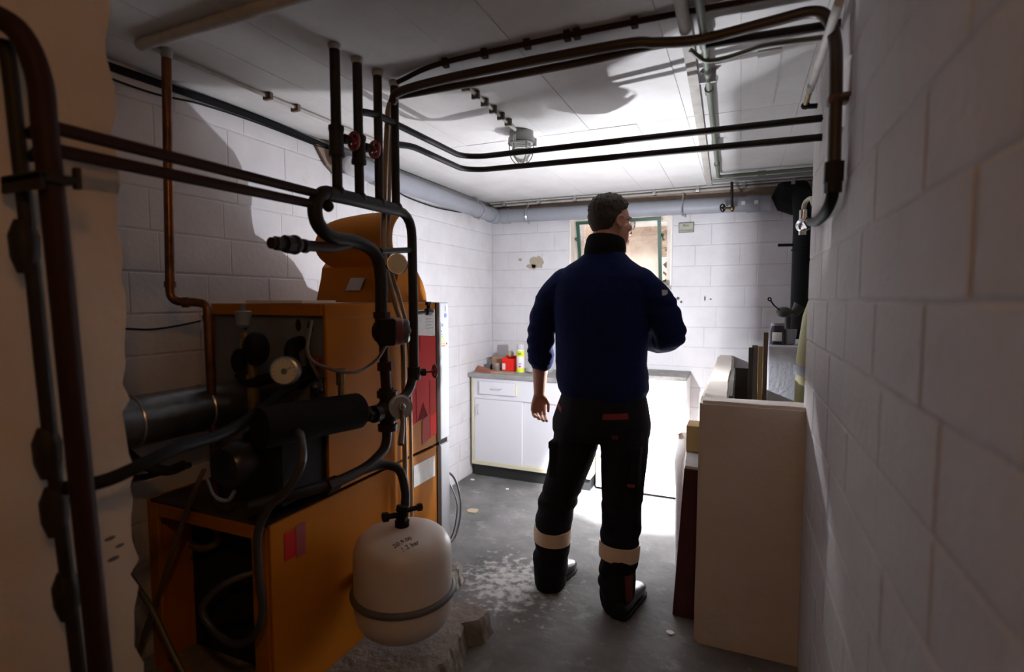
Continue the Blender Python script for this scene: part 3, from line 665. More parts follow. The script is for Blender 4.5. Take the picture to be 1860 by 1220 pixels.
# cables and old pipes along the left wall
tag(obj('black_cable', M().tube(spline([(-1.945,.70,2.16),(-1.945,1.124,2.172),(-1.945,1.35,2.178),(-1.945,1.62,2.185),(-1.945,1.85,2.183),(-1.945,2.17,2.172)]), .0135, 10), mat('black cable sheath', (.010,.010,.011), .9, spec=.1), None, True), 'thick black cable along the top of the left wall', 'cable', 'cables on the left wall')
tag(obj('black_cable', M().tube(spline([(-1.94,.70,2.16),(-1.94,1.03,2.145),(-1.94,1.15,2.132),(-1.94,1.30,2.134),(-1.94,1.46,2.155),(-1.94,1.72,2.163),(-1.94,2.05,2.158),(-1.94,2.19,2.155),(-1.935,2.25,2.08),(-1.935,2.7,2.06),(-1.935,2.84,2.04),(-1.935,3.16,2.03),(-1.935,3.54,2.05)]), .004, 8), BLACK, None, True), 'thin black wire sagging below the thick cable on the left wall', 'cable', 'cables on the left wall')
pp = thing('painted_pipe', 'overpainted thin pipe with rusty clips beside the left wall ceiling corner', 'pipe', (-1.7, 1.6, 2.19))
obj('pipe', M().tube(spline([(-1.725,1.10,2.192),(-1.718,1.488,2.192),(-1.705,1.911,2.192),(-1.69,2.3,2.192)]), .0075, 10), PAINTP, pp, True)
for y in (1.58, 1.72): obj('clip', M().box((-1.735, y-.008, 2.178), (-1.695, y+.008, CZ), .002), mat('rusty clip', (.12,.07,.05), .7), pp)
tag(obj('painted_pipe', M().tube([(-1.73,1.108,2.187),(-1.10,1.10,2.187),(-.55,1.09,2.187)], .0175, 12), PAINTP, None, True), 'thick overpainted pipe crossing the ceiling near the camera', 'pipe')
tag(obj('wall_wire', M().tube(spline([(-1.945,1.0,1.31),(-1.945,1.144,1.301),(-1.945,1.24,1.294),(-1.945,1.343,1.303),(-1.945,1.43,1.317)]), .0035, 8), BLACK, None, True), 'single thin black wire on the left wall above the flue', 'wire')
# grey drain pipe round the corner
dp = thing('drain_pipe', 'grey plastic drain pipe with steel clips along the left and back walls', 'pipe', (-1.88, 3.2, 2.06))
obj('pipe', M().tube([(-1.885,2.24,2.10),(-1.885,3.0,2.095),(-1.885,4.0,2.088)], .054, 24), GREYPVC, dp, True)
obj('pipe', M().tube([(-1.90,4.052,2.088),(-.4,4.052,2.066),(.17,4.052,2.058)], .054, 24), GREYPVC, dp, True)
t = M(); t.ball((-1.887,4.05,2.088), .060, .060, .060, n=20, m=14); t.cyl((-1.885,3.93,2.089), (-1.885,3.99,2.088), .061, 24); t.cyl((-1.83,4.052,2.087), (-1.76,4.052,2.086), .061, 24); obj('elbow', t, GREYPVC, dp, True)
t = M(); t.lathe((-1.885,2.24,2.105), (0,-1,0), [(0,.058), (.03,.058), (.034,.05), (.036,.02)], 24); obj('end_cap', t, GREYPVC, dp, True)
t = M(); t.lathe((-1.86,2.235,2.09), (.75,-.55,-.35), [(0,.05),(.04,.05),(.05,.045),(.058,.02)], 24); obj('inspection_cap', t, mat('clear cap', (.55,.56,.58), .2), dp, True)
for p, d in (((-1.885,2.45,2.10), Y), ((-1.885,3.72,2.09), Y), ((-1.60,4.052,2.084), X), ((-.40,4.052,2.066), X)):
    t = M(); t.torus(p, d, .056, .0085, 28, 6); t.cyl(V(p) + Z*.055, V(p) + Z*.1, .006, 8); t.cyl(V(p) - Z*.054 + V((.02,-.02,0)), V(p) - Z*.075 + V((.02,-.02,0)), .006, 8); obj('pipe_clip', t, STEEL, dp, True)
obj('socket', M().cyl((.02,4.052,2.060), (.10,4.052,2.059), .060, 24), GREYPVC, dp, True)
for x in (-.0, .08): obj('sticker', M().box((x-.012, 3.9895, 2.045), (x+.012, 3.9915, 2.07)), PAPER, dp)
t = M(); t.prism([V((-1.95,2.05,2.19)), V((-1.95,2.20,2.19)), V((-1.95,2.24,2.02)), V((-1.95,2.14,2.08))], X, .012); tag(obj('wooden_offcut', t, mat('old wood', (.22,.16,.12), .85), None), 'small brown wooden offcut on the left wall by the drain pipe end', 'wood')
# black tap on a thin pipe at the back wall
bt = thing('wall_tap', 'thin dark pipe with a black handwheel tap on the drain pipe', 'tap', (-.09, 3.96, 2.0))
obj('pipe', M().tube([(-.075,3.94,2.20),(-.070,3.94,2.04),(-.068,3.95,2.0)], .0095, 10), DPIPE, bt, True)
t = M(); t.cyl((-.068,3.95,2.02), (-.12,3.93,2.022), .009, 8); t.ball((-.068,3.95,2.02), .016, .016, .02, n=10, m=6); obj('tap_body', t, BRASS, bt, True)
t = M(); handwheel(t, (-.128,3.925,2.023), (.8,-.6,0), .024, .005); obj('handwheel', t, BLACK, bt, True)
# thin twin pipes running down in front of the boiler
for k, pts in enumerate(([(-1.245,1.74,2.17),(-1.25,1.721,2.13),(-1.25,1.709,2.06),(-1.25,1.68,1.742),(-1.25,1.678,1.555),(-1.262,1.759,1.388),(-1.268,1.815,1.253),(-1.268,1.82,.822),(-1.268,1.82,.12)],
                         [(-1.25,1.764,2.15),(-1.25,1.741,2.08),(-1.25,1.709,1.704),(-1.25,1.714,1.537),(-1.262,1.80,1.387),(-1.268,1.858,1.228),(-1.268,1.865,.811),(-1.268,1.865,.12)])):
    p = spline(pts, 5); p = [q + V((0,0,0)) for q in p]
    tag(obj('thin_pipe', M().tube(p, .0105 if k == 0 else .0075, 12), TUBE, None, True), ('wider' if k == 0 else 'narrower') + ' of the twin beige pipes running down the boiler side', 'pipe', 'twin beige pipes')
# ---------------------------------------------------------------- boiler
bo = thing('boiler', 'old orange two part oil boiler with a brown corner trim and white front', 'boiler', (-1.59, 1.65, .10))
BX0, BX1 = -1.88, -1.30
# lower casing: side, top, front, rear frame round a black opening
obj('lower_side_panel', M().box((BX1-.012, 1.155, .10), (BX1, 2.125, .712), .003), ORANGE, bo)
obj('lower_side_panel', M().box((BX0, 1.155, .10), (BX0+.012, 2.125, .712), .003), ORANGE, bo)
obj('lower_top', M().box((BX0+.012, 1.16, .695), (BX1-.012, 2.12, .710)), mat('dark boiler top', (.05,.035,.03), .6), bo)
t = M(); t.box((BX1-.075, 1.150, .10), (BX1-.012, 1.165, .70), .002); t.box((BX0+.012, 1.150, .10), (BX0+.06, 1.165, .70), .002); t.box((BX0+.06, 1.150, .66), (BX1-.075, 1.165, .70), .002); t.box((BX0+.06, 1.150, .10), (BX1-.075, 1.165, .13), .002)
obj('rear_frame', t, ORANGE, bo)
obj('dark_chamber', M().box((BX0+.02, 1.30, .10), (BX1-.02, 1.32, .69)), NEARBLACK, bo)
t = M(); t.cyl((-1.62,1.31,.40), (-1.62,1.20,.40), .10, 24); t.box((-1.75,1.24,.30), (-1.52,1.30,.52), .01); obj('burner_housing', t, NEARBLACK, bo, True)
# upper casing
obj('upper_side_panel', M().box((BX1-.012, 1.413, .724), (BX1, 2.125, 1.385), .003), ORANGE, bo)
obj('upper_side_panel', M().box((BX0, 1.413, .724), (BX0+.012, 2.125, 1.385), .003), ORANGE, bo)
obj('upper_top', M().box((BX0+.012, 1.413, 1.372), (BX1-.012, 2.12, 1.386)), ORANGE, bo)
obj('top_rail', M().box((BX0+.012, 1.405, 1.345), (BX1-.012, 1.42, 1.385), .002), ORANGE, bo)
rp = obj('rear_panel', M().box((BX0+.012, 1.43, .72), (BX1-.012, 1.44, 1.36)), GREYP, bo)
for x, z, a, b in ((-1.70, 1.305, .008, .018), (-1.44, 1.31, .013, .022), (-1.385, 1.305, .014, .022)): obj('slot', M().ball((x, 1.43, z), a, .004, b, n=12, m=8), NEARBLACK, rp, True)
obj('gap_strip', M().box((BX0+.02, 1.42, .708), (BX1-.016, 2.12, .728)), NEARBLACK, bo)
obj('corner_trim', M().box((BX1-.03, 2.123, .10), (BX1+.004, 2.157, .708), .003), BROWN, bo)
obj('corner_trim', M().box((BX1-.03, 2.123, .728), (BX1+.004, 2.157, 1.388), .003), BROWN, bo)
fpu = obj('front_door', M().box((BX0, 2.158, .73), (BX1+.002, 2.245, 1.388), .008), mat('pale grey door', (.48,.49,.52), .45, spec=.2, col2=(.43,.44,.47), scale=5), bo, label='pale front door edge')
fpl = obj('front_door', M().box((BX0, 2.158, .12), (BX1+.002, 2.245, .706), .008), MATS['pale grey door'], bo, label='pale front door edge')
obj('door_shadow_gap', M().box((BX0+.01, 2.16, .70), (BX1-.01, 2.24, .735)), NEARBLACK, bo)
# stickers on the door edge: name dot, blue header, energy scale
xf = BX1 + .0028
def stick(y0, z0, y1, z1, m, dx=.0, th=.0012, par=None, nm='sticker'):
    return obj(nm, M().box((BX1 + .0005 + dx, y0, z0), (BX1 + .0005 + dx + th, y1, z1)), m, par or bo)
el = stick(2.168, 1.12, 2.232, 1.295, PAPER, .0018, nm='energy_label', par=fpu)
BLUE = mat('label blue', (.05,.10,.45), .5)
def sub(y0, z0, y1, z1, m): 
    o = obj('print', M().box((BX1 + .0036, y0, z0), (BX1 + .0042, y1, z1)), m, fpu)
sub(2.172, 1.272, 2.186, 1.288, BLUE); sub(2.189, 1.273, 2.228, 1.286, mat('label pale blue', (.35,.42,.75), .5))
for k, cc in enumerate(((.05,.35,.08),(.15,.5,.06),(.55,.6,.05),(.75,.55,.03),(.75,.28,.02),(.6,.04,.02))): sub(2.172, 1.232 - k*.011, 2.182 + k*.005, 1.240 - k*.011, mat('scale colour %d' % k, cc, .5))
sub(2.172, 1.248, 2.178, 1.256, INK); sub(2.214, 1.185, 2.224, 1.195, INK); sub(2.200, 1.135, 2.226, 1.150, mat('label grey', (.4,.4,.42), .6))
t = M(); t.lathe((BX1 + .0022, 2.212, 1.325), X, [(0,.011),(.001,.011)], 16); obj('round_badge', t, BLUE, fpu)
sub(2.209, 1.345, 2.214, 1.372, mat('label grey', (.4,.4,.42), .6))
# notices on the side
nt_ = obj('paper_notice', M().box((BX1 + .0006, 1.955, 1.235), (BX1 + .0016, 2.118, 1.355)), PAPER, bo)
for k in range(5): obj('print', M().box((BX1 + .0017, 2.04, 1.27 + k*.014), (BX1 + .0021, 2.04 + .06 - .012*(k % 2), 1.274 + k*.014)), mat('pale print', (.45,.45,.46), .7), nt_)
t = M(); t.prism([V((BX1+.0008, 1.905, .853)), V((BX1+.0008, 2.122, .882)), V((BX1+.0008, 2.122, 1.232)), V((BX1+.0008, 1.905, 1.25))], X, .0012); rn = obj('red_notice', t, REDN, bo)
for y, z0, z1 in ((1.955,.862,1.01),(2.065,.878,1.03),(1.99,1.17,1.24)): obj('tear_line', M().box((BX1+.002, y-.0015, z0), (BX1+.0026, y+.0015, z1)), mat('dark red line', (.16,.02,.02), .8, spec=.04), rn)
t = M(); t.prism([V((BX1+.002, 1.965, .864)), V((BX1+.002, 2.045, .872)), V((BX1+.002, 2.01, .94))], X, .0008); obj('printed_triangle', t, mat('dark red print', (.16,.015,.015), .8, spec=.04), rn)
t = M(); t.prism([V((BX1+.0008, 2.0, .748)), V((BX1+.0008, 2.065, .762)), V((BX1+.0008, 2.065, .875)), V((BX1+.0008, 2.0, .862))], X, .0012); obj('faded_notice', t, PINKN, bo)
t = M(); t.prism([V((BX1+.0008, 2.068, .764)), V((BX1+.0008, 2.122, .775)), V((BX1+.0008, 2.122, .878)), V((BX1+.0008, 2.068, .868))], X, .0012); obj('bright_notice', t, REDN2, bo)
stick(1.93, .575, 2.105, .672, PAPER, nm='pale_sheet')
obj('red_sticker', M().box((BX1+.0006, 1.208, .575), (BX1+.0016, 1.262, .665)), REDN, bo); obj('red_sticker', M().box((BX1+.0012, 1.255, .565), (BX1+.0024, 1.295, .672)), REDV, bo)
# raised strap line and hinges on the side
obj('side_seam', M().box((BX1, 1.416, 1.335), (BX1+.0015, 2.12, 1.340)), mat('orange seam', (.40,.11,.01), .5), bo)

# curved orange burner hood on top of the boiler
ho = thing('burner_hood', 'curved orange hood with a pale sticker lying opened on top of the boiler', 'hood', (-1.56, 1.98, 1.386))
prof = [(1.862,1.388),(1.878,1.44),(1.897,1.50),(1.905,1.545),(1.93,1.572),(1.98,1.568),(2.04,1.535),(2.09,1.48),(2.115,1.43),(2.122,1.388)]
t = M(); t.prism([V((-1.765, y, z)) for y, z in prof], X, .42); obj('lower_shell', t, ORANGE, ho, True, ang=30)
cv = spline([V((0,1.905,1.545)), V((0,1.868,1.590)), V((0,1.850,1.645)), V((0,1.860,1.705)), V((0,1.90,1.755)), V((0,1.955,1.785))], 5)
t = M(); n = len(cv)
wid = []
for i, p in enumerate(cv):
    s = i/(n-1); left = -1.70 - .055*math.sin(math.pi*min(1, s*1.25)**.8) + max(0, s-.72)**1.6*1.15; wid.append(left)
for side in (0, .010):
    for i, p in enumerate(cv):
        tn = (cv[min(i+1, n-1)] - cv[max(i-1, 0)]).normalized(); nr = V((0, tn.z, -tn.y))
        q = p + nr*(side); t.v += [V((wid[i], q.y, q.z)), V((-1.343, q.y, q.z))]
o2 = 2*n
for i in range(n-1):
    t.f.append((2*i, 2*i+1, 2*i+3, 2*i+2)); t.f.append((o2+2*i, o2+2*i+2, o2+2*i+3, o2+2*i+1))
    t.f.append((2*i, 2*i+2, o2+2*i+2, o2+2*i)); t.f.append((2*i+1, o2+2*i+1, o2+2*i+3, 2*i+3))
t.f.append((0, o2, o2+1, 1)); t.f.append((2*n-2, 2*n-1, o2+2*n-1, o2+2*n-2))
obj('opened_lid', t, ORANGE, ho, True, ang=30)
t = M(); u = V((.99,0,0)).normalized(); w = V((0, .3, .95)).normalized()
t.prism([V((-1.605,1.8735,1.44)), V((-1.525,1.8735,1.44)), V((-1.510,1.887,1.495)), V((-1.585,1.887,1.495))], (0,-1,.3), .003); obj('sticker', t, mat('pale sticker', (.55,.53,.52), .5), ho)
tag(obj('papers', M().prism([V((-1.66,1.40,1.388)), V((-1.40,1.41,1.388)), V((-1.42,1.60,1.388)), V((-1.64,1.62,1.388))], Z, .010), PAPER, None), 'sheaf of papers lying on the boiler top', 'papers')

# ---------------------------------------------------------------- boiler rear fittings
fu = thing('flue_pipe', 'foil clad flue pipe running toward the back of the boiler', 'pipe', (-1.66, 1.1, .95))
obj('pipe', M().tube([(-1.70,.80,1.03),(-1.68,1.05,1.032),(-1.66,1.43,1.036)], .078, 28), SILVER, fu, True)
for y, x in ((1.0,-1.684), (1.22,-1.671)): obj('band', M().torus((x, y, 1.032), (.05,1,0), .079, .004, 28, 6), STEEL, fu, True)
hd = thing('insulated_header', 'black insulated cylinder joined to the mixing valve', 'pipe', (-1.235, 1.3, .95))
obj('sleeve', M().tube([(-1.30,1.13,1.02),(-1.27,1.25,1.02),(-1.225,1.475,1.012)], .062, 28), mat('matt insulation', (.010,.010,.010), .9, spec=.2), hd, True)
t = M(); t.lathe((-1.225,1.474,1.012), (.19,.98,-.03), [(0,.060),(.006,.058),(.007,.02)], 28); obj('end_disc', t, mat('matt insulation end', (.035,.033,.031), .8), hd, True)
t = M(); t.cyl((-1.225,1.47,1.01), (-1.205,1.56,.995), .018, 14); hexnut(t, (-1.215,1.50,1.0), (.2,1,-.1), .028, .03); obj('nipple', t, DPIPE, hd, True)
t = M(); t.cyl((-1.245,1.42,1.06), (-1.25,1.425,1.14), .010, 10); collar(t, (-1.25,1.425,1.135), Z, .015, .05, 8); t.cyl((-1.25,1.425,1.155), (-1.25,1.425,1.165), .018, 10); obj('sensor_pocket', t, BRASS, hd, True)
ga = thing('pressure_gauge', 'round pressure gauge with an ivory dial behind the boiler', 'gauge', (-1.36, 1.29, 1.05))
gn = V((.42, -.88, .02)).normalized(); gc_ = V((-1.36, 1.29, 1.168))
t = M(); t.lathe(gc_, gn, [(-.025,.035),(-.02,.047),(.008,.048),(.012,.043)], 28); obj('case', t, STEEL, ga, True)
t = M(); t.lathe(gc_ + gn*.0122, gn, [(0,.0405),(.001,.0405)], 28); dl = obj('dial', t, DIAL, ga)
gu = Z - gn*gn.z; gu.normalize(); gs = gn.cross(gu)
for k in range(13):
    a = math.radians(-135 + k*22.5); d = gu*math.cos(a) + gs*math.sin(a); obj('tick', M().tube([gc_ + gn*.0135 + d*.032, gc_ + gn*.0135 + d*.038], .0006, 4), INK, dl)
t = M(); t.tube([gc_ + gn*.014, gc_ + gn*.014 + (gu*.5 - gs*.86)*.028], .0012, 5); t.lathe(gc_ + gn*.0132, gn, [(0,.010),(.0015,.009)], 14); obj('needle', t, mat('needle grey', (.10,.12,.11), .5), ga)
t = M(); t.cyl((-1.36,1.295,1.125), (-1.36,1.30,1.04), .009, 10); hexnut(t, (-1.36,1.297,1.10), Z, .014, .02); obj('stem', t, DPIPE, ga, True)
av = thing('air_vent_pipe', 'brass pipe stack with a small grey automatic air vent', 'valve', (-1.53, 1.32, .98))
t = M(); t.cyl((-1.53,1.31,.98), (-1.53,1.31,1.16), .020, 14); hexnut(t, (-1.53,1.31,1.13), Z, .028, .03); t.cyl((-1.53,1.31,1.14), (-1.55,1.30,1.29), .013, 12); hexnut(t, (-1.548,1.30,1.25), Z, .019, .03); obj('brass_stack', t, BRASS, av, True)
t = M(); t.lathe((-1.555,1.30,1.305), Z, [(0,.010),(.01,.022),(.055,.026),(.058,.02)], 16); t.cyl((-1.555,1.30,1.36), (-1.555,1.30,1.385), .009, 10); obj('vent_body', t, mat('zinc grey', (.22,.24,.24), .5, .5), av, True)
t = M(); t.ball((-1.57,1.29,1.19), .026, .026, .045, n=14, m=10); t.ball((-1.50,1.30,1.235), .040, .045, .058, n=16, m=12); t.tube(spline([(-1.57,1.29,1.15),(-1.53,1.30,1.12),(-1.44,1.34,1.14),(-1.38,1.42,1.15)]), .020, 12); obj('black_elbow', t, BLACK, av, True)
t = M(); t.tube(spline([(-1.42,1.42,1.10),(-1.41,1.37,1.19),(-1.42,1.38,1.24),(-1.43,1.43,1.25)]), .024, 12); obj('black_elbow', t, BLACK, av, True)
t = M(); t.tube(spline([(-1.47,1.28,1.01),(-1.45,1.26,.93),(-1.46,1.22,.86),(-1.50,1.20,.83)]), .034, 14); tag(obj('pipe_bend', t, mat('matt insulation', (.010,.010,.010), .9, spec=.2), None, True), 'black insulated bend below the pressure gauge', 'pipe')
t = M(); t.tube(spline([(-1.385,1.425,1.30),(-1.37,1.40,1.22),(-1.335,1.41,1.13),(-1.32,1.42,1.06)]), .006, 8); tag(obj('sensor_cable', t, mat('brown cable', (.12,.085,.06), .5), None, True), 'brown sensor cable hanging down the grey rear panel', 'cable')
t = M(); t.cyl((-1.325,1.40,1.02), (-1.325,1.40,1.13), .018, 14); t.ball((-1.325,1.39,1.10), .022, .026, .026, n=12, m=8); hexnut(t, (-1.325,1.40,1.05), Z, .026, .02); tag(obj('motor_valve', t, mat('dark steel', (.05,.05,.055), .3, .6), None, True), 'dark valve motor at the corner of the grey rear panel', 'valve')
t = M(); t.box((-1.365,1.405,1.17), (-1.335,1.43,1.20), .003); obj('switch_knob', t, REDV, bo, label='small square red knob')
bh = thing('oil_burner', 'black oil burner with a rounded cover on the boiler back', 'burner', (-1.40, 1.25, .72))
t = M(); t.box((-1.47,1.20,.74), (-1.31,1.42,.98), .02); obj('cover', t, mat('matt insulation', (.010,.010,.010), .9, spec=.2), bh)
t = M(); t.lathe((-1.46,1.18,.88), (0,-1,0), [(-.05,.075),(.03,.075),(.05,.06),(.055,.03)], 24); obj('fan_housing', t, mat('dark steel', (.05,.05,.055), .3, .6), bh, True)
t = M(); t.tube(spline([(-1.52,1.12,.84),(-1.46,1.10,.80),(-1.42,1.11,.79),(-1.40,1.12,.82)]), .006, 8); obj('oil_line', t, STEEL, bh, True)
t = M(); t.tube(spline([(-1.22,1.20,1.00),(-1.14,1.13,1.01),(-1.10,1.09,.95),(-1.148,1.08,.871),(-1.213,1.08,.814),(-1.264,1.08,.724),(-1.265,1.08,.609),(-1.254,1.08,.496),(-1.296,1.08,.409),(-1.378,1.08,.365),(-1.468,1.08,.385),(-1.508,1.08,.451),(-1.44,1.12,.526),(-1.36,1.22,.54)]), .0115, 12)
tag(obj('drain_hose', t, CLEARH, None, True), 'cloudy plastic hose hanging in a loop below the burner', 'hose')
tag(obj('fuel_tube', M().tube(spline([(-1.56,1.14,.86),(-1.588,1.13,.80),(-1.68,1.12,.614),(-1.78,1.12,.415),(-1.87,1.12,.246),(-1.90,1.1,.1)]), .008, 8), mat('brown tube', (.12,.075,.045), .45), None, True), 'thin brown tube slanting left below the burner', 'tube', 'thin tubes below the burner')
tag(obj('fuel_tube', M().tube(spline([(-1.93,1.08,.56),(-1.87,1.08,.48),(-1.76,1.08,.385),(-1.66,1.08,.254),(-1.55,1.08,.12),(-1.50,1.07,.03)]), .009, 8), mat('olive tube', (.10,.085,.05), .45), None, True), 'thin olive tube slanting right to the floor below the burner', 'tube', 'thin tubes below the burner')
t = M(); t.tube(spline([(-1.62,1.226,.60),(-1.62,1.226,.575),(-1.66,1.20,.555),(-1.72,1.2,.555)]), .013, 10); tag(obj('pipe_elbow', t, BRASS, None, True), 'brass elbow below the copper pipe', 'pipe')
t = M(); t.tube(spline([(-1.75,.98,.99),(-1.72,1.03,.90),(-1.66,1.08,.86),(-1.6,1.1,.88)]), .016, 10); tag(obj('bent_pipe', t, DPIPE, None, True), 'short bent dark pipe below the flue', 'pipe')
t = M(); t.tube([(-1.93,1.0,.80),(-1.75,1.08,.83),(-1.60,1.12,.875)], .010, 10); tag(obj('lower_pipe', t, DPIPE, None, True), 'dark thin pipe from the left wall to the burner', 'pipe')
# braided hoses at the boiler front
for k, pts in enumerate(([(-1.31,2.24,.50),(-1.295,2.265,.45),(-1.28,2.28,.36),(-1.295,2.265,.24),(-1.31,2.24,.20)], [(-1.32,2.24,.56),(-1.285,2.275,.50),(-1.268,2.295,.36),(-1.285,2.275,.22),(-1.32,2.24,.17)])):
    tag(obj('braided_hose', M().tube(spline(pts), .006, 8), STEEL, None, True), ('inner' if k == 0 else 'outer') + ' of two braided steel hoses curving in front of the boiler door', 'hose', 'braided hoses')

# ---------------------------------------------------------------- kitchen cabinet at the back wall
CX0, CX1, CYF = -1.94, -.97, 3.70
CABW = mat('cabinet white', (.74,.74,.78), .45); CREAM = mat('cream edge', (.70,.66,.48), .5)
cb = thing('kitchen_cabinet', 'white base cabinet with cream edges, one drawer and two sliding doors', 'cabinet', ((CX0+CX1)/2, 3.9, 0))
obj('plinth', M().box((CX0+.01, CYF+.03, 0), (CX1-.01, 4.12, .095)), mat('black plinth', (.02,.022,.022), .5), cb)
t = M(); t.box((CX0, CYF, .095), (CX0+.022, 4.125, .795), .002); t.box((CX1-.022, CYF, .095), (CX1, 4.125, .795), .002); t.box((CX0+.022, CYF, .095), (CX1-.022, CYF+.03, .125), .002); t.box((CX0+.022, CYF+.03, .095), (CX1-.022, 4.12, .11)); t.box((CX0+.022, 4.10, .11), (CX1-.022, 4.12, .795))
obj('carcass', t, CREAM, cb)
obj('upper_front', M().box((CX0+.022, CYF+.004, .625), (CX1-.022, CYF+.024, .795), .001), CABW, cb)
dr = obj('drawer', M().box((CX0+.075, CYF-.014, .665), (CX0+.385, CYF+.004, .765), .003), CABW, cb)
t = M(); t.box((CX0+.383, CYF-.0145, .668), (CX0+.392, CYF+.004, .762), .001); obj('drawer_edge', t, CREAM, dr)
def bow(p0, p1, out): 
    p0, p1 = V(p0), V(p1); o_ = V((0,-out,0)); return M().tube(smoothpath([p0, p0+o_, p1+o_, p1], .008, 4), .0035, 8)
obj('handle', bow((CX0+.19,CYF-.014,.715), (CX0+.27,CYF-.014,.715), .02), CHROME, dr, True)
d1 = obj('sliding_door', M().box((CX0+.024, CYF+.006, .126), (CX0+.43, CYF+.020, .622), .001), CABW, cb)
d2 = obj('sliding_door', M().box((CX0+.42, CYF+.022, .126), (CX1-.024, CYF+.036, .622), .001), CABW, cb)
obj('handle', bow((CX0+.06,CYF+.006,.50), (CX0+.06,CYF+.006,.575), .02), CHROME, d1, True)
tag(obj('worktop', M().box((CX0-.012, CYF-.03, .796), (CX1+.012, 4.128, .828), .004), mat('grey worktop', (.36,.35,.34), .5, col2=(.22,.21,.20), scale=12), None), 'dirty grey worktop on the white cabinet', 'worktop')
# things on the worktop
WT = .829
sc = thing('spray_can', 'white and yellow aerosol can with a clear cap on the worktop', 'spray can', (-1.585, 3.86, WT)); cc = V((-1.585,3.86,WT))
t = M(); t.lathe(cc, Z, [(0,.030),(.003,.032),(.17,.032),(.18,.028)], 24); obj('body', t, mat('can white', (.78,.79,.80), .3), sc, True)
t = M(); t.lathe(cc + Z*.001, Z, [(.002,.0326),(.034,.0326)], 24); obj('lower_band', t, mat('can yellow', (.72,.78,.03), .4), sc, True)
t = M(); t.lathe(cc + Z*.125, Z, [(0,.0326),(.046,.0326)], 24); obj('upper_band', t, MATS['can yellow'], sc, True)
t = M(); t.lathe(cc + Z*.181, Z, [(0,.029),(.04,.029),(.043,.026)], 24); obj('cap', t, mat('clear cap', (.55,.56,.58), .2), sc, True)
cd = V((.4,-.92,0)).normalized(); cr = V((.92,.4,0)).normalized()
text_mesh('lettering', 'ish', .030, INK, cc + cd*.0335 - cr*.024 + Z*.140, cr, Z, sc)
for k, w in enumerate((.014, .02)): obj('print', M().obox(cc + cd*.0325 - cr*.006 + Z*(.048+.022*k), (cr, cd, Z), (w*.5, .0015, .006)), REDN2 if k == 0 else mat('label grey', (.4,.4,.42), .6), sc)
rb = thing('red_box', 'open red cardboard box beside the spray can', 'box', (-1.72, 3.92, WT))
t = M()
for a, b in (((-1.755,3.88,WT), (-1.645,3.883,WT+.10)), ((-1.755,3.96,WT), (-1.645,3.963,WT+.115)), ((-1.755,3.883,WT), (-1.752,3.96,WT+.10)), ((-1.648,3.883,WT), (-1.645,3.96,WT+.10)), ((-1.752,3.883,WT), (-1.648,3.96,WT+.003))): t.box(a, b)
obj('sides', t, REDN2, rb)
obj('flap', M().prism([V((-1.755,3.963,WT+.115)), V((-1.645,3.963,WT+.115)), V((-1.645,4.01,WT+.09)), V((-1.755,4.01,WT+.09))], Z, .003), REDN, rb)
obj('white_panel', M().box((-1.752,3.8785,WT+.01), (-1.725,3.8798,WT+.06)), PAPER, rb)
t = M(); t.box((-1.88,3.95,WT), (-1.75,4.05,WT+.10), .004); tag(obj('carton', t, mat('brown card', (.36,.20,.12), .8), None), 'small brown carton behind the red box', 'box')
t = M(); t.lathe((-1.805,3.875,WT), Z, [(0,.028),(.004,.031),(.058,.031),(.062,.027)], 20); tag(obj('tin_can', t, mat('dull tin', (.33,.30,.25), .4, .5), None, True), 'small dull tin in front of the brown carton', 'tin')
t = M(); t.lathe((-1.845,3.89,WT), Z, [(0,.02),(.03,.022),(.045,.012),(.05,.012)], 14); tag(obj('dark_bottle', t, BLACK, None, True), 'stubby black bottle beside the dull tin', 'bottle')
t = M(); t.prism([V((-1.93,3.75,WT)), V((-1.78,3.72,WT)), V((-1.74,3.79,WT)), V((-1.90,3.86,WT))], (.05,.03,1), .012); t.prism([V((-1.95,3.80,WT+.012)), V((-1.82,3.74,WT+.012)), V((-1.83,3.76,WT+.03)), V((-1.945,3.83,WT+.035))], Z, .004)
tag(obj('crushed_packet', t, mat('rusty card', (.38,.13,.08), .7), None), 'flattened rust red packet at the left end of the worktop', 'packet')
t = M(); t.prism([V((-1.78,3.72,WT)), V((-1.63,3.72,WT)), V((-1.61,3.79,WT)), V((-1.76,3.80,WT))], Z, .006); tag(obj('cardboard_scrap', t, mat('tan card', (.42,.33,.22), .8), None), 'flat tan cardboard scrap in front of the red box', 'cardboard')
t = M(); t.ball((-1.70,3.93,WT+.135), .03, .02, .028, n=12, m=8); tag(obj('wadded_paper', t, mat('tan card', (.42,.33,.22), .8), None, False), 'wad of tan paper sticking out of the red box', 'paper')
r = random.Random(3)
for k, (x, y, s, lab) in enumerate(((-1.50,3.84,.028,'crumpled clear bag right of the spray can'), (-1.44,3.87,.033,'crumpled bag behind the hanging forearm'), (-1.37,3.90,.036,'dusty crumpled bag at the right end of the worktop clutter'))):
    t = M(); t.ball((x, y, WT + s*.75), s*1.2, s, s*.8, n=14, m=10); t.v = [p + noise.noise_vector(p*30)*.014 for p in t.v]; lowz = min(p.z for p in t.v); t.v = [p + Z*(WT - lowz) for p in t.v]
    tag(obj('plastic_bag', t, mat('film grey', (.42,.42,.40), .3), None), lab, 'bag', 'crumpled bags on the worktop')
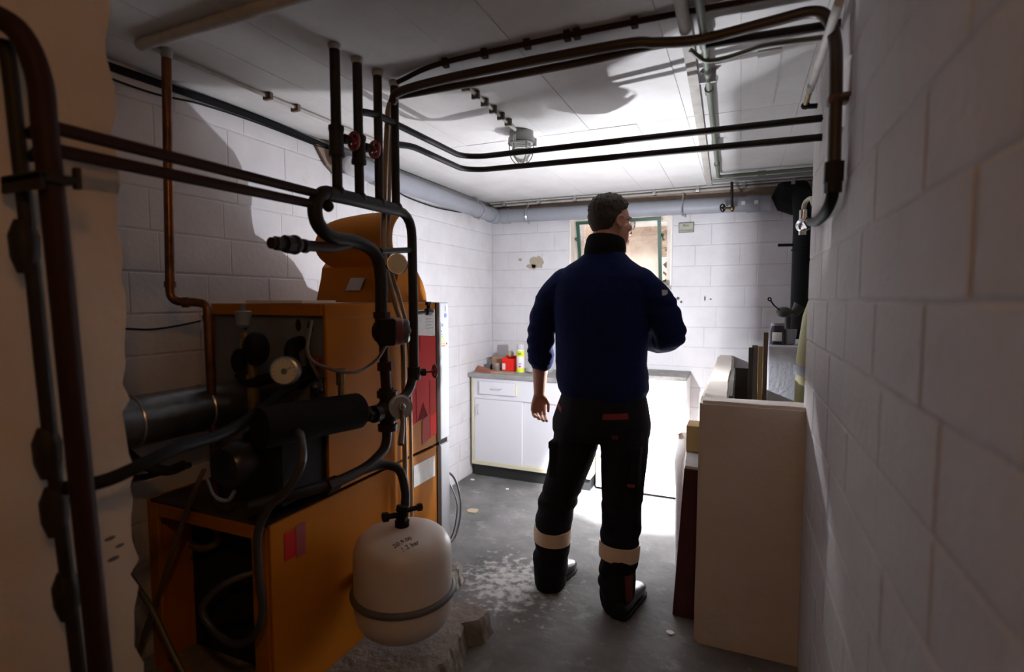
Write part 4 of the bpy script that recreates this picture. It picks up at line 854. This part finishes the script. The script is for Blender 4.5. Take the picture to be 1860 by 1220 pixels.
# white appliance right of the cabinet
wa = thing('old_freezer', 'white chest appliance with a dirty top standing under the window', 'appliance', (-.62, 3.95, 0))
obj('body', M().box((-.95, 3.78, .02), (-.325, 4.12, .845), .006), WHITE, wa)
obj('top_panel', M().box((-.952, 3.765, .847), (-.323, 4.125, .872), .005), mat('stained lid', (.27,.265,.25), .6, col2=(.15,.14,.125), scale=12, lo=.4, hi=.65), wa)
obj('door_seam', M().box((-.36, 3.7785, .05), (-.356, 3.781, .83)), mat('seal grey', (.35,.35,.36), .7), wa)
[obj('foot', M().box((x, y, 0), (x+.04, y+.04, .022)), BLACK, wa) for x in (-.93,-.385) for y in (3.80,4.06)]

# notice plate right of the window
sg = thing('wall_plate', 'small pale notice plate with a black border right of the window', 'sign', (-.38, 4.12, 1.89))
obj('plate', M().box((-.434, YB-.006, 1.893), (-.326, YB-.002, 1.966), .001), mat('plate border', (.10,.10,.08), .5), sg)
obj('face', M().box((-.429, YB-.0072, 1.898), (-.331, YB-.0058, 1.961)), mat('plate green grey', (.36,.37,.29), .5), sg)
text_mesh('lettering', 'Bitte', .021, INK, (-.402, YB-.0075, 1.938), X, Z, sg); text_mesh('lettering', 'nicht verstellen', .0155, INK, (-.425, YB-.0075, 1.905), X, Z, sg)

# ---------------------------------------------------------------- things in and by the coal bin
dbx = thing('dark_red_case', 'dark red wooden case leaning against the low wall', 'case', (-.2, 2.5, 0))
lean = V((.055, 0, 1)).normalized(); e1 = V((1,.06,-.055)).normalized(); e2 = lean.cross(e1)
obj('case', M().obox(V((-.205,2.56,0)) + lean*.335, (e1, e2, lean), (.048,.19,.335), .004), mat('oxblood wood', (.085,.018,.022), .45, col2=(.06,.014,.017), scale=6), dbx)
obj('top_board', M().obox(V((-.205,2.56,0)) + lean*.676, (e1, e2, lean), (.046,.185,.006), .001), PAPER, dbx)
t = M(); c0 = V((-.183,2.62,.684)); t.box(c0 + V((-.035,-.03,0)), c0 + V((.035,.10,.125)), .003); tag(obj('carton', t, mat('buff card', (.55,.38,.17), .8), None), 'small buff carton standing on the dark red case', 'box')
t = M(); t.loft([((-.262,2.86,.0), (.022,0,0), (0,.035,0), .7), ((-.262,2.86,.40), (.026,0,0), (0,.04,0), .7), ((-.268,2.86,.56), (.032,0,0), (0,.04,0), .8), ((-.262,2.86,.66), (.026,0,0), (0,.012,0), 1), ((-.258,2.86,.71), (.018,0,0), (0,.004,0), 1)], 16)
t.v = [p + noise.noise_vector(p*18)*.006*(1 if p.z > .02 else 0) for p in t.v]
pb = thing('paper_bag', 'white paper bag standing behind the dark red case', 'bag', (-.262, 2.86, 0)); obj('bag', t, PAPER, pb, True, ang=25)
obj('folded_tip', M().prism([V((-.285,2.85,.70)), V((-.262,2.85,.71)), V((-.268,2.85,.685))], Y, .004), mat('brown card', (.36,.20,.12), .8), pb)
PL = [((.012,2.60), (.014,2.66), 1.085, .02, 'black board standing nearest the bin side wall', mat('tarred board', (.014,.014,.013), .7), .055),
      ((.055,2.70), (.052,2.75), 1.175, .012, 'dark narrow plank left of the grey plank', mat('dark plank', (.055,.045,.038), .7), .02),
      ((.072,2.72), (.070,2.76), 1.185, .012, 'weathered grey plank among the leaning planks', mat('grey plank', (.17,.17,.165), .7), .026),
      ((.098,2.74), (.094,2.77), 1.180, .012, 'yellow pine plank among the leaning planks', mat('pine plank', (.45,.30,.13), .6), .02),
      ((.118,2.78), (.116,2.80), 1.245, .012, 'tallest brown plank leaning by the masonry block', mat('brown plank', (.12,.085,.06), .7), .02)]
for (b, tpp, h, th_, lab, m_, w) in PL:
    t = M(); b3, t3 = V((b[0], b[1], .005)), V((tpp[0], tpp[1], h)); ax_ = (t3-b3).normalized(); e = V((1,0,0)) - ax_*ax_.x; e.normalize()
    t.obox((b3+t3)/2, (e, ax_.cross(e), ax_), (w*.5, th_*.5, (t3-b3).length/2), .001)
    tag(obj('plank', t, m_, None), lab, 'plank', 'planks in the coal bin')
mb_ = M(); mb_.box((.136,3.0,0), (.99,3.55,1.168), .008); tag(obj('masonry_block', mb_, PLASTER2 and mat('blue white render', (.58,.60,.66), .85, col2=(.52,.54,.59), scale=5, bump=.3), None), 'whitewashed masonry block behind the planks', 'masonry')
MT = 1.169
jr = thing('glass_jar', 'dark preserve jar with a pale label on the masonry block', 'jar', (.182, 3.08, MT)); jc = V((.182,3.08,MT))
t = M(); t.lathe(jc, Z, [(0,.034),(.004,.038),(.075,.038),(.092,.030),(.097,.030)], 24); obj('glass', t, mat('dark jar glass', (.03,.028,.04), .12), jr, True)
t = M(); t.lathe(jc + Z*.097, Z, [(0,.031),(.012,.031),(.014,.028)], 24); obj('lid', t, mat('jar lid', (.25,.26,.29), .35, .5), jr, True)
jd = V((-.1,-.99,0)).normalized(); jx = V((.99,-.1,0)).normalized()
t = M(); arc = [jc + (jd*math.cos(a) + jx*math.sin(a))*.0388 for a in [math.radians(d) for d in range(-36,37,9)]]
for p in arc: t.v += [p + Z*.018, p + Z*.064]
for i in range(len(arc)-1): t.f.append((2*i, 2*i+2, 2*i+3, 2*i+1))
lb = obj('label', t, PAPER, jr, True); md = lb.modifiers.new('thick', 'SOLIDIFY'); md.thickness = .0008
t = M(); t.lathe((.238,3.10,MT), Z, [(0,.022),(.003,.026),(.05,.034),(.08,.036)], 20); tag(obj('drinking_glass', t, mat('cloudy glass', (.30,.31,.33), .15), None, True), 'cloudy drinking glass right of the dark jar', 'glass')
mc = thing('meat_grinder', 'dark green cast iron tool with a thin crank pointing up left', 'tool', (.21, 3.16, MT + .02)); 
t = M(); t.tube([(.24,3.20,MT+.0),(.235,3.20,MT+.12),(.235,3.18,MT+.155)], .016, 10); t.ball((.215,3.17,MT+.165), .042, .035, .028, n=14, m=10); t.lathe((.262,3.2,MT+.15), (.5,0,.85), [(0,.02),(.05,.03),(.06,.034)], 14); obj('body', t, mat('dark olive iron', (.035,.04,.025), .5), mc, True)
t = M(); t.tube([(.195,3.15,MT+.175),(.165,3.13,MT+.20),(.145,3.12,MT+.228)], .004, 8); t.torus((.141,3.118,MT+.234), (.3,-.9,.2), .008, .0035, 12, 6); obj('crank', t, BLACK, mc, True)
sp_ = thing('stove_pipe', 'black stove pipe with an elbow rising beside the back wall', 'pipe', (.33, 3.65, 1.0))
obj('pipe', M().tube(smoothpath([(.335,3.65,1.0),(.335,3.65,1.88),(.345,3.95,2.08),(.35,4.12,2.09)], .12), .056, 24), BLACK, sp_, True)
obj('band', M().torus((.335,3.65,1.70), Z, .057, .006, 24, 6), BLACK, sp_, True); obj('band', M().cyl((.335,3.65,1.20), (.335,3.65,1.24), .060, 24), BLACK, sp_, True)
obj('wall_bracket', M().cyl((.335,3.65,1.73), (.20,3.62,1.73), .009, 8), BLACK, sp_, True)
obj('rosette', M().lathe((.30,4.05,2.09), (0,-1,0), [(0,.125),(.02,.12),(.03,.07)], 8), NEARBLACK, sp_)
sv = thing('gas_valve', 'chrome gas valve with a pale lever at the end of the black hose', 'valve', (.24, 2.36, 1.68))
t = M(); t.cyl((.245,2.33,1.70), (.225,2.46,1.69), .018, 12); t.ball((.222,2.45,1.70), .026, .03, .028, n=14, m=10); t.cyl((.222,2.45,1.66), (.222,2.45,1.76), .014, 12); hexnut(t, (.24,2.37,1.70), (.1,-1,0), .026, .025); obj('body', t, CHROME, sv, True)
t = M(); t.tube(smoothpath([(.222,2.45,1.745),(.225,2.44,1.79),(.245,2.40,1.80),(.248,2.36,1.765)], .02), .009, 8); obj('lever', t, mat('cream lever', (.55,.53,.42), .5), sv, True)
rl = thing('wrapped_roll', 'tall yellow green wrapped roll tied with a grey band beside the right wall', 'roll', (.30, 2.62, 0))
t = M(); t.loft([((.285,2.62,.0), (.05,0,0), (0,.05,0), 1), ((.285,2.62,.9), (.056,0,0), (0,.055,0), 1), ((.29,2.62,1.15), (.058,0,0), (0,.056,0), 1), ((.30,2.62,1.33), (.05,0,0), (0,.05,0), 1), ((.315,2.62,1.44), (.03,0,0), (0,.03,0), 1), ((.325,2.62,1.47), (.012,0,0), (0,.012,0), 1)], 20)
t.v = [p + noise.noise_vector(p*12)*.006 for p in t.v]; obj('wrap', t, mat('yellow green wrap', (.47,.46,.24), .5, col2=(.40,.37,.20), scale=9), rl, True)
obj('tie_band', M().loft([((.285,2.62,1.075), (.064,0,0), (0,.062,0), 1), ((.288,2.62,1.12), (.066,0,0), (0,.064,0), 1)], 20), mat('grey tie', (.33,.34,.38), .5), rl, True)
# wall hole patch and small debris on the floor
t = M(); t.ball((XR-.001,1.72,1.845), .004, .055, .035, n=10, m=6); obj('plaster_hole', t, mat('dark chip', (.1,.09,.09), .9), wall_right)
for k, (x, y, s, m_, lab) in enumerate(((-.235,2.235,.018,PAPER,'white paper scrap on the floor by the low wall'), (-1.55,3.52,.016,PAPER,'white crumb on the floor before the cabinet'), (-1.28,3.55,.012,PAPER,'small pale chip on the floor between cabinet and man'), (-1.60,3.06,.05,mat('tan card', (.42,.33,.22), .8),'tan cardboard piece on the floor beside the boiler'), (-1.88,3.60,.02,PAPER,'paint flake at the left corner of the cabinet'))):
    rr = random.Random(k); t = M(); t.prism([V((x + s*rr.uniform(.7,1.1)*math.cos(a), y + s*rr.uniform(.6,1)*math.sin(a), .0005)) for a in [i*math.tau/7 for i in range(7)]], Z, .004)
    tag(obj('floor_scrap', t, m_, None), lab, 'debris', 'scraps on the floor')
# bare bulb behind the camera
bl = thing('bare_bulb', 'bare warm bulb below the ceiling above the camera', 'lamp', (.14, -.12, 2.10))
obj('cord', M().tube([(.14,-.12,CZ),(.14,-.12,2.17)], .004, 8), BLACK, bl, True); obj('socket', M().lathe((.14,-.12,2.13), Z, [(0,.016),(.045,.018),(.05,.008)], 16), BLACK, bl, True)
obj('glass_bulb', M().ball((.14,-.12,2.10), .03, .03, .036), mat('lit bulb', (1,.8,.5), .4, emit=(1,.62,.28), estr=6), bl, True)
add_light('bulb_light', 'POINT', (.14,-.12,2.10), BULB, (1.0,.47,.15), .035, bl)
# ---------------------------------------------------------------- the man
def remesh(name, mb, m, parent, voxel, smooth=4, label=None, disp=None):
    me = mesh_of(name + '_raw', mb, V((0,0,0)))
    o = bpy.data.objects.new(name, me); COL.objects.link(o)
    md = o.modifiers.new('r', 'REMESH'); md.mode = 'VOXEL'; md.voxel_size = voxel
    sm = o.modifiers.new('s', 'SMOOTH'); sm.factor = .5; sm.iterations = smooth
    dg = bpy.context.evaluated_depsgraph_get(); dg.update()
    me2 = bpy.data.meshes.new_from_object(o.evaluated_get(dg)); bpy.data.objects.remove(o); bpy.data.meshes.remove(me)
    if disp:
        ns = [v.normal.copy() for v in me2.vertices]
        for v, n_ in zip(me2.vertices, ns): v.co += n_*disp(v.co)
    bvh = BVHTree.FromPolygons([v.co.copy() for v in me2.vertices], [list(p.vertices) for p in me2.polygons])
    org = root_loc(parent)
    for v in me2.vertices: v.co -= org
    me2.name = name; me2.materials.clear(); me2.materials.append(m)
    me2.polygons.foreach_set('use_smooth', [True]*len(me2.polygons))
    r_ = bpy.data.objects.new(name, me2); COL.objects.link(r_); r_.parent = parent
    if label: r_['label'] = label
    return r_, bvh
def limb(mb, pts, rad, n=18):
    p = spline(pts, 5); k = 5; rr = []
    for i in range(len(rad)-1):
        for j in range(k): t = j/k; rr.append(rad[i]*(1-t) + rad[i+1]*t)
    rr.append(rad[-1]); mb.tube(p, 0, n, True, rr)
    for q, r in ((p[0], rr[0]), (p[-1], rr[-1])): mb.ball(q, r*.98, r*.98, r*.98, n=14, m=10)

SKIN = mat('skin', (.50,.27,.19), .5, col2=(.43,.21,.15), scale=25)
man = thing('person', 'man seen from behind in navy sweater and dark work trousers holding a lamp', 'person', (-.6, 2.37, 0))
# --- head frame: turned to his right
ha = math.radians(40); hf = V((math.sin(ha), math.cos(ha), -.04)).normalized(); hr = V((math.cos(ha), -math.sin(ha), 0)); hu = hr.cross(hf).normalized()
HC = V((-.553, 2.425, 1.745))
def hp(r, f, u): return HC + hr*r + hf*f + hu*u
body = M()
body.ball(hp(0,-.012,.030), .076, .098, .092, (hr,hf,hu), 28, 18)                    # cranium
body.ball(hp(0,.035,-.025), .062, .062, .085, (hr,hf,hu), 24, 16)                    # face
body.loft([(hp(0,.040,-.128), hr*.024, hf*.026, 1), (hp(0,.036,-.112), hr*.042, hf*.044, 1), (hp(0,.030,-.085), hr*.056, hf*.058, 1), (hp(0,.025,-.05), hr*.064, hf*.066, 1), (hp(0,.02,-.01), hr*.068, hf*.075, 1)], 24)  # jaw
body.ball(hp(0,.078,-.118), .018, .016, .016, (hr,hf,hu), 12, 8)                     # chin
body.tube([hp(0,.092,.018), hp(0,.106,-.012), hp(0,.112,-.032)], 0, 10, True, [.008,.010,.013]); body.ball(hp(0,.108,-.034), .015, .013, .010, (hr,hf,hu), 12, 8)   # nose
body.tube([hp(-.05,.072,.026), hp(0,.094,.030), hp(.05,.072,.026)], .009, 8)         # brow
for s in (-1, 1): body.ball(hp(s*.045,.062,-.020), .022, .022, .024, (hr,hf,hu), 12, 8)   # cheekbones
body.tube([hp(-.024,.086,-.072), hp(0,.098,-.070), hp(.024,.086,-.072)], .0065, 8); body.tube([hp(-.02,.086,-.084), hp(0,.096,-.084), hp(.02,.086,-.084)], .007, 8)   # lips
for s in (-1, 1):                                                                     # ears
    body.ball(hp(s*.082,-.006,-.004), .008, .021, .035, (hr,(hf - hr*.35*s*-1).normalized(),hu), 14, 10)
    body.torus(hp(s*.088,-.010,.002), hr, .022, .006, 16, 6)
limb(body, [hp(0,-.025,-.05), V((-.572,2.405,1.64)), V((-.58,2.40,1.57))], [.060,.060,.066])
# trunk and legs under the clothes
body.loft([((-.575,2.39,.86), (.15,0,0), (0,.10,0), 1), ((-.58,2.395,1.0), (.15,0,0), (0,.10,0), 1), ((-.585,2.395,1.2), (.16,0,0), (0,.105,0), 1), ((-.585,2.395,1.38), (.17,0,0), (0,.105,0), 1), ((-.583,2.397,1.50), (.14,0,0), (0,.08,0), 1), ((-.58,2.40,1.58), (.07,0,0), (0,.06,0), 1)], 24)
limb(body, [(-.66,2.385,.88),(-.72,2.37,.62),(-.775,2.36,.46),(-.80,2.36,.26),(-.81,2.365,.09)], [.085,.07,.055,.05,.04])
limb(body, [(-.50,2.38,.88),(-.47,2.34,.62),(-.467,2.33,.46),(-.47,2.315,.26),(-.475,2.31,.09)], [.085,.07,.055,.05,.04])
LS, LE, LW = V((-.775,2.40,1.47)), V((-.885,2.405,1.20)), V((-.897,2.430,.945))
limb(body, [LS, (-.845,2.40,1.34), LE, (-.89,2.42,1.09), LW], [.052,.047,.042,.041,.0285])
RS, RE, RW = V((-.395,2.40,1.47)), V((-.283,2.415,1.245)), V((-.435,2.66,1.20))
limb(body, [RS, (-.325,2.395,1.35), RE, (-.36,2.55,1.215), RW], [.052,.047,.042,.040,.029])
def hand(mb, wrist, D, N_, T, curls, thumb):
    """palm along D, palm faces N_, thumb on side T"""
    D, N_, T = D.normalized(), N_.normalized(), T.normalized()
    mb.loft([(wrist - D*.01, T*.026, N_*.019, 1), (wrist + D*.02, T*.032, N_*.017, .85), (wrist + D*.055, T*.040, N_*.015, .8), (wrist + D*.085, T*.041, N_*.013, .8), (wrist + D*.095, T*.038, N_*.010, .9)], 18)
    mb.ball(wrist + D*.035 + T*.022 + N_*.010, .016, .026, .014, (T, D, N_), 12, 8)
    for i, (off, ln) in enumerate(((.031,.072), (.011,.080), (-.010,.075), (-.029,.058))):
        p = wrist + D*.085 + T*off; d = D.copy(); pts = [p - D*.02, p]; seg = (.45,.32,.25)
        for k in range(3):
            a = curls[i][k]; d = (d*math.cos(a) + N_*math.sin(a)*1.0).normalized() if k == 0 else (d*math.cos(a) + (N_ - d*N_.dot(d)).normalized()*math.sin(a)).normalized()
            p = p + d*ln*seg[k]; pts.append(p)
        mb.tube(pts, 0, 10, True, [.0095,.0095,.0088,.0080,.0068]); mb.ball(pts[-1], .0069,.0069,.0069, n=10, m=8)
        for q, r in ((pts[2], .009), (pts[3], .0082)): mb.ball(q, r, r, r, n=10, m=8)
    p0 = wrist + D*.022 + T*.026 + N_*.006; q1 = p0 + (D*thumb[0] + T*thumb[1] + N_*thumb[2]).normalized()*.042; q2 = q1 + (D*thumb[3] + T*thumb[4] + N_*thumb[5]).normalized()*.032
    mb.tube([p0, q1, q2], 0, 10, True, [.0135,.0105,.0080]); mb.ball(q2, .0082,.0082,.0082, n=10, m=8); mb.ball(q1, .0108,.0108,.0108, n=10, m=8)
hand(body, LW, V((-.05,-.02,-1)), V((.62,-.78,0)), V((.78,.62,0)), [(.35,.55,.4),(.45,.65,.5),(.55,.7,.5),(.6,.75,.5)], (.75,.35,.45,1,-.1,.35))
rd = (RW - V((-.36,2.55,1.215))).normalized()
rT = V((0,0,1)); rT = (rT - rd*rT.dot(rd)).normalized(); rN = rT.cross(rd) * -1
if rN.x > 0: rN = -rN
hand(body, RW, rd, rN, rT, [(.7,1.2,.9),(.75,1.25,.9),(.75,1.25,.9),(.75,1.2,.9)], (.7,.5,.6,.8,-.1,.7))
remesh('body', body, SKIN, man, .0042, 3)

# --- sweater
sw = M()
def sec(z, cx, hx, hy, cy=2.395, e=.92): return ((cx, cy, z), (hx,0,0), (0,hy,0), e)
sw.loft([sec(.945,-.572,.188,.128), sec(.962,-.572,.197,.136), sec(.995,-.575,.212,.148), sec(1.04,-.580,.213,.148), sec(1.12,-.588,.210,.142), sec(1.25,-.585,.212,.140), sec(1.36,-.585,.222,.142), sec(1.44,-.584,.230,.135,2.397), sec(1.50,-.583,.218,.118,2.399), sec(1.545,-.581,.178,.098,2.40), sec(1.58,-.579,.125,.084,2.402), sec(1.61,-.577,.094,.078,2.405), sec(1.622,-.577,.080,.070,2.406)], 40)
limb(sw, [(-.755,2.40,1.470),(-.828,2.40,1.405),(-.868,2.402,1.30),(-.884,2.41,1.19),(-.885,2.418,1.105)], [.080,.075,.067,.063,.060])
limb(sw, [(-.415,2.40,1.470),(-.345,2.398,1.40),(-.300,2.402,1.31),(-.285,2.43,1.243),(-.33,2.51,1.215),(-.385,2.59,1.205),(-.43,2.652,1.20)], [.080,.076,.070,.068,.062,.055,.048])
def folds(p):
    q = V((p.x*9, p.y*9, p.z*5)); a = noise.noise(q)*.007
    arm = p.x < -.80 or p.x > -.36
    b = math.sin(p.z*95 + noise.noise(p*8)*5)*.0035 if (arm and p.z < 1.42) else 0
    c = noise.noise(V((p.x*7 + p.z*6, p.y*5, p.z*16)))*.007 if p.z < 1.12 else 0
    return a + b + c
NAVY = mat('navy knit', (.009,.015,.070), .9, spec=.1, col2=(.006,.010,.052), scale=60, bump=.25, bscale=300)
swo, swb = remesh('sweater', sw, NAVY, man, .0075, 3, 'navy blue sweater with pushed up sleeves', folds)
# cuff bands
t = M(); t.tube([(-.885,2.417,1.135),(-.885,2.421,1.093)], 0, 24, True, [.0655,.0585]); obj('cuff', t, NAVY, man, True)
# collar
t = M(); t.loft([((-.577,2.405,1.605), (.092,0,0), (0,.080,0), .95), ((-.573,2.407,1.63), (.095,0,0), (0,.082,0), .95), ((-.571,2.412,1.662), (.089,0,-.006), (0,.078,-.018), .95), ((-.570,2.414,1.677), (.082,0,-.006), (0,.071,-.02), .95)], 32); obj('collar', t, mat('dark collar', (.010,.008,.008), .9, spec=.1), man, True)

# --- trousers
tr = M()
tr.loft([sec(.985,-.572,.185,.126), sec(.96,-.572,.196,.133), sec(.90,-.575,.210,.142,2.388), sec(.84,-.578,.224,.148,2.382), sec(.79,-.580,.224,.145,2.38), sec(.765,-.580,.20,.13,2.38)], 36)
limb(tr, [(-.682,2.378,.83),(-.698,2.372,.72),(-.730,2.366,.60),(-.770,2.360,.46),(-.798,2.358,.34),(-.802,2.360,.25),(-.812,2.362,.14),(-.815,2.366,.055)], [.110,.106,.093,.089,.085,.084,.086,.080])
limb(tr, [(-.472,2.372,.83),(-.464,2.358,.72),(-.466,2.345,.60),(-.466,2.332,.46),(-.469,2.322,.34),(-.472,2.316,.25),(-.480,2.312,.13),(-.478,2.312,.05)], [.112,.107,.095,.089,.086,.085,.082,.074])
def tfold(p):
    b = noise.noise(V((p.x*10, p.y*10, p.z*7)))*.006
    if p.z < .5: b += math.sin(p.z*60 + noise.noise(p*7)*6)*.004
    if .68 < p.z < .80 and abs(p.x + .58) < .1: b += noise.noise(V((p.x*20, p.y*5, p.z*30)))*.004
    return b
TROUS = mat('black work cloth', (.009,.010,.014), .9, spec=.15, col2=(.012,.012,.016), scale=40, bump=.2, bscale=250)
tro, trb = remesh('trousers', tr, TROUS, man, .0075, 3, 'black work trousers with reflective bands', tfold)
CAMP = V((0,0,1.4))
def decal(name, bvh, quad, m, nu=8, nv=6, off=.004, label=None, ydir=1):
    """cloth patch laid on a garment: quad of (x, z) corners cast onto its back"""
    t = M(); ok = True
    for side in (0, 1):
        for j in range(nv+1):
            for i in range(nu+1):
                a, b = V(quad[0]).lerp(V(quad[1]), i/nu), V(quad[3]).lerp(V(quad[2]), i/nu); q = a.lerp(b, j/nv)
                loc, nr, _, _ = bvh.ray_cast(V((q.x, 1.9, q.y)), V((0,1,0)))
                if loc is None: loc, nr = V((q.x, 2.38, q.y)), V((0,-1,0))
                t.v.append(loc + nr*(off if side == 0 else -.002))
    W = nu+1; N1 = W*(nv+1)
    for j in range(nv):
        for i in range(nu):
            a = j*W+i; t.f.append((a, a+1, a+W+1, a+W)); t.f.append((N1+a, N1+a+W, N1+a+W+1, N1+a+1))
    edge = [i for i in range(nu)] + [j*W+nu for j in range(nv)] + [nv*W+i for i in range(nu, 0, -1)] + [j*W for j in range(nv, 0, -1)]
    for k in range(len(edge)): a, b = edge[k], edge[(k+1) % len(edge)]; t.f.append((a, N1+a, N1+b, b))
    return obj(name, t, m, man, True, label)
RTRIM = mat('red trim', (.20,.012,.014), .7)
decal('pocket_trim', trb, [(-.765,.925),(-.735,.905),(-.735,.885),(-.770,.908)], RTRIM, label='red pocket trim')
decal('pocket_trim', trb, [(-.535,.905),(-.435,.910),(-.432,.885),(-.538,.880)], RTRIM, label='red pocket trim')
decal('emblem', trb, [(-.495,.815),(-.470,.815),(-.470,.800),(-.495,.800)], mat('dark rust', (.09,.02,.012), .7))
# cargo pockets on the thighs
for x, y, z, hx, hy, hz, lab in ((-.398,2.33,.68,.030,.085,.085,'cargo pocket'), (-.775,2.36,.66,.032,.085,.085,'cargo pocket')):
    hx *= .72; t = M(); t.box((x-hx, y-hy, z-hz), (x+hx, y+hy, z+hz), .02); cp_ = obj('cargo_pocket', t, TROUS, man, True)
    t = M(); t.box((x-hx-.003, y-hy*.9, z+hz-.035), (x+hx+.003, y+hy*.9, z+hz+.002), .008); obj('pocket_flap', t, TROUS, cp_, True)
obj('tab', M().box((-.425,2.238,.60), (-.395,2.244,.612)), RTRIM, man); obj('tab', M().box((-.812,2.35,.655), (-.806,2.38,.68)), RTRIM, man)
BAND = mat('reflective band', (.72,.55,.40), .45)
for c0, c1, r0, r1 in (((-.8005,2.359,.312), (-.804,2.361,.246), .0895, .0885), ((-.470,2.3195,.318), (-.4725,2.316,.250), .0905, .0895)):
    t = M(); t.tube([V(c0), V(c0).lerp(V(c1), .5), V(c1)], 0, 40, True, [r0, r0+.001, r1]); obj('reflective_band', t, BAND, man, True, 'pale reflective band')
decal('red_insert', trb, [(-.432,.20),(-.405,.20),(-.405,.09),(-.425,.07)], mat('rust insert', (.14,.02,.012), .7), off=.005)
# --- shoes
def shoe(heel, d):
    d = V((d[0], d[1], 0)).normalized(); s = V((d.y, -d.x, 0)); h = V((heel[0], heel[1], 0)); t = M()
    st = [(.0,.030,.075),(.03,.040,.085),(.09,.044,.092),(.14,.046,.078),(.19,.050,.062),(.23,.050,.054),(.265,.042,.046),(.285,.025,.034)]
    t.loft([(h + d*a + Z*(hh/2 + .012), s*w, Z*(hh/2), .75) for a, w, hh in st], 20)
    up = obj('shoe', t, mat('polished black leather', (.010,.010,.011), .25, spec=.5), man, True)
    t = M(); t.loft([(h + d*(a*1.02 - .004) + Z*.010, s*(w + .004), Z*.010, .6) for a, w, hh in st], 16); obj('sole', t, BLACK, up, True)
shoe((-.835,2.322), (.20,.98)); shoe((-.455,2.238), (.14,.99))
# --- hair
HAIR = mat('dark brown hair', (.030,.020,.014), .75, col2=(.055,.036,.024), scale=120, bump=.8, bscale=220)
t = M(); n, m_ = 64, 44; base = 0
for i in range(m_+1):
    ph = math.pi*i/m_
    for k in range(n):
        a = k*math.tau/n; d = V((math.sin(ph)*math.cos(a), math.sin(ph)*math.sin(a), math.cos(ph)))      # r, f, u
        # hairline: covers top, sides to above the ear, back down to the nape, not the face
        line = -.98 + 1.40*max(0, d.y + .40) if d.y < .22 else -.11 + 1.1*(d.y - .22)
        side = max(0, abs(d.x) - .75)*(.9 if d.y > -.35 else 0)
        k_ = min(1, max(0, (d.z - line - side)*5)); k_ = k_*k_*(3-2*k_)
        thick = .022 if d.z > .55 else .012 + .010*max(0, (d.z - .1))/.45
        q = V((d.x*.074, d.y*.096, d.z*.090)); q += V((d.x, d.y, d.z))*(-.012 + (thick + .006)*k_)
        if k_ > .5: q += V((d.x, d.y, d.z))*(noise.noise(q*75)*.0075 + noise.noise(q*180)*.0035)*(1 if d.z > .2 else .5)
        t.v.append(hp(q.x, q.y - .012, q.z + .030))
for i in range(m_):
    for k in range(n): k2 = (k+1) % n; t.f.append((i*n+k, i*n+k2, (i+1)*n+k2, (i+1)*n+k))
obj('hair', t, HAIR, man, True, 'short dark brown hair', ang=70)
# --- glasses
gl = M(); FR = mat('thin dark frame', (.03,.028,.026), .3, .6)
for s in (-1, 1):
    ring = [hp(s*(.034 + .025*math.cos(a)), .104 - .010*abs(.034 + .025*math.cos(a))/.05, -.002 + .019*math.sin(a)) for a in [i*math.tau/20 for i in range(21)]]
    gl.tube(ring, .0016, 6, False)
    gl.tube([hp(s*.059,.094,.006), hp(s*.078,.07,.010), hp(s*.083,.0,.012), hp(s*.082,-.016,.0)], .0017, 6)
gl.tube([hp(-.010,.105,.002), hp(0,.109,.005), hp(.010,.105,.002)], .0016, 6)
obj('glasses', gl, FR, man, True, 'thin framed glasses')
t = M()
for s in (-1, 1): t.lathe(hp(s*.034,.0965,-.002), (hf + hr*.1*s), [(0,.0001),(.0001,.019),(.0012,.019),(.0013,.0001)], 20)
obj('lens', t, GLASS, man, True)
obj('sleeve_badge', M().obox((-.298,2.345,1.43), (V((.75,-.6,.2)).normalized(), V((.6,.8,0)).normalized(), V((-.15,.1,1)).normalized()), (.002,.016,.012)), mat('badge', (.45,.46,.5), .5), man)

# ---------------------------------------------------------------- work lamp in his right hand
wl_ = thing('work_lamp', 'handheld work lamp lighting the room, held in front of the man', 'lamp', (-.5, 2.76, 1.1))
hpnt = RW + rd*.115 + rN*.022
t = M(); t.tube([hpnt - Z*.075, hpnt + Z*.06], .0165, 16); obj('handle', t, BLACK, wl_, True)
bd = (LAMP_POS - hpnt); 
t = M(); t.tube([hpnt + Z*.055, hpnt + Z*.07, hpnt + Z*.065 + V((-.01,.03,0))], .012, 10); t.lathe(LAMP_POS + V((0,-.050,-.03)), (0,.9,.1), [(0,.012),(.012,.026),(.016,.026)], 20); t.tube([hpnt + Z*.06, LAMP_POS + V((0,-.05,-.03))], .010, 10); obj('head', t, BLACK, wl_, True)
obj('lit_lens', M().ball(LAMP_POS, .007,.007,.007), mat('lit lens', (1,1,1), .4, emit=(.9,.93,1), estr=30), wl_, True)
obj('side_light_block', M().box(LAMP_POS + V((.033,-.05,-.012)), LAMP_POS + V((.036,.09,.09)), .001), BLACK, wl_)  # unseen plate added to keep the flood off the right side
obj('light_block_arm', M().tube([LAMP_POS + V((.0345,-.045,-.01)), LAMP_POS + V((.02,-.05,-.03)), LAMP_POS + V((0,-.045,-.03))], .004, 8), BLACK, wl_, True)  # arm holding the added side plate
obj('lower_light_block', M().box(LAMP_POS + V((-.036,-.06,-.033)), LAMP_POS + V((.06,.002,-.030)), .001), BLACK, wl_)  # unseen plate added to keep the flood off the floor behind
add_light('flood_light', 'POINT', LAMP_POS, LAMP_FLOOD, (.93,.94,1.0), .009, wl_)
sp = add_light('beam_light', 'SPOT', LAMP_POS + V((0,.022,0)), LAMP_BEAM, (.95,.96,1.0), .02, wl_, spot_size=math.radians(58), spot_blend=.6)
aim = (V((-.60,3.80,.10)) - LAMP_POS).normalized(); sp.rotation_euler = aim.to_track_quat('-Z', 'Y').to_euler()
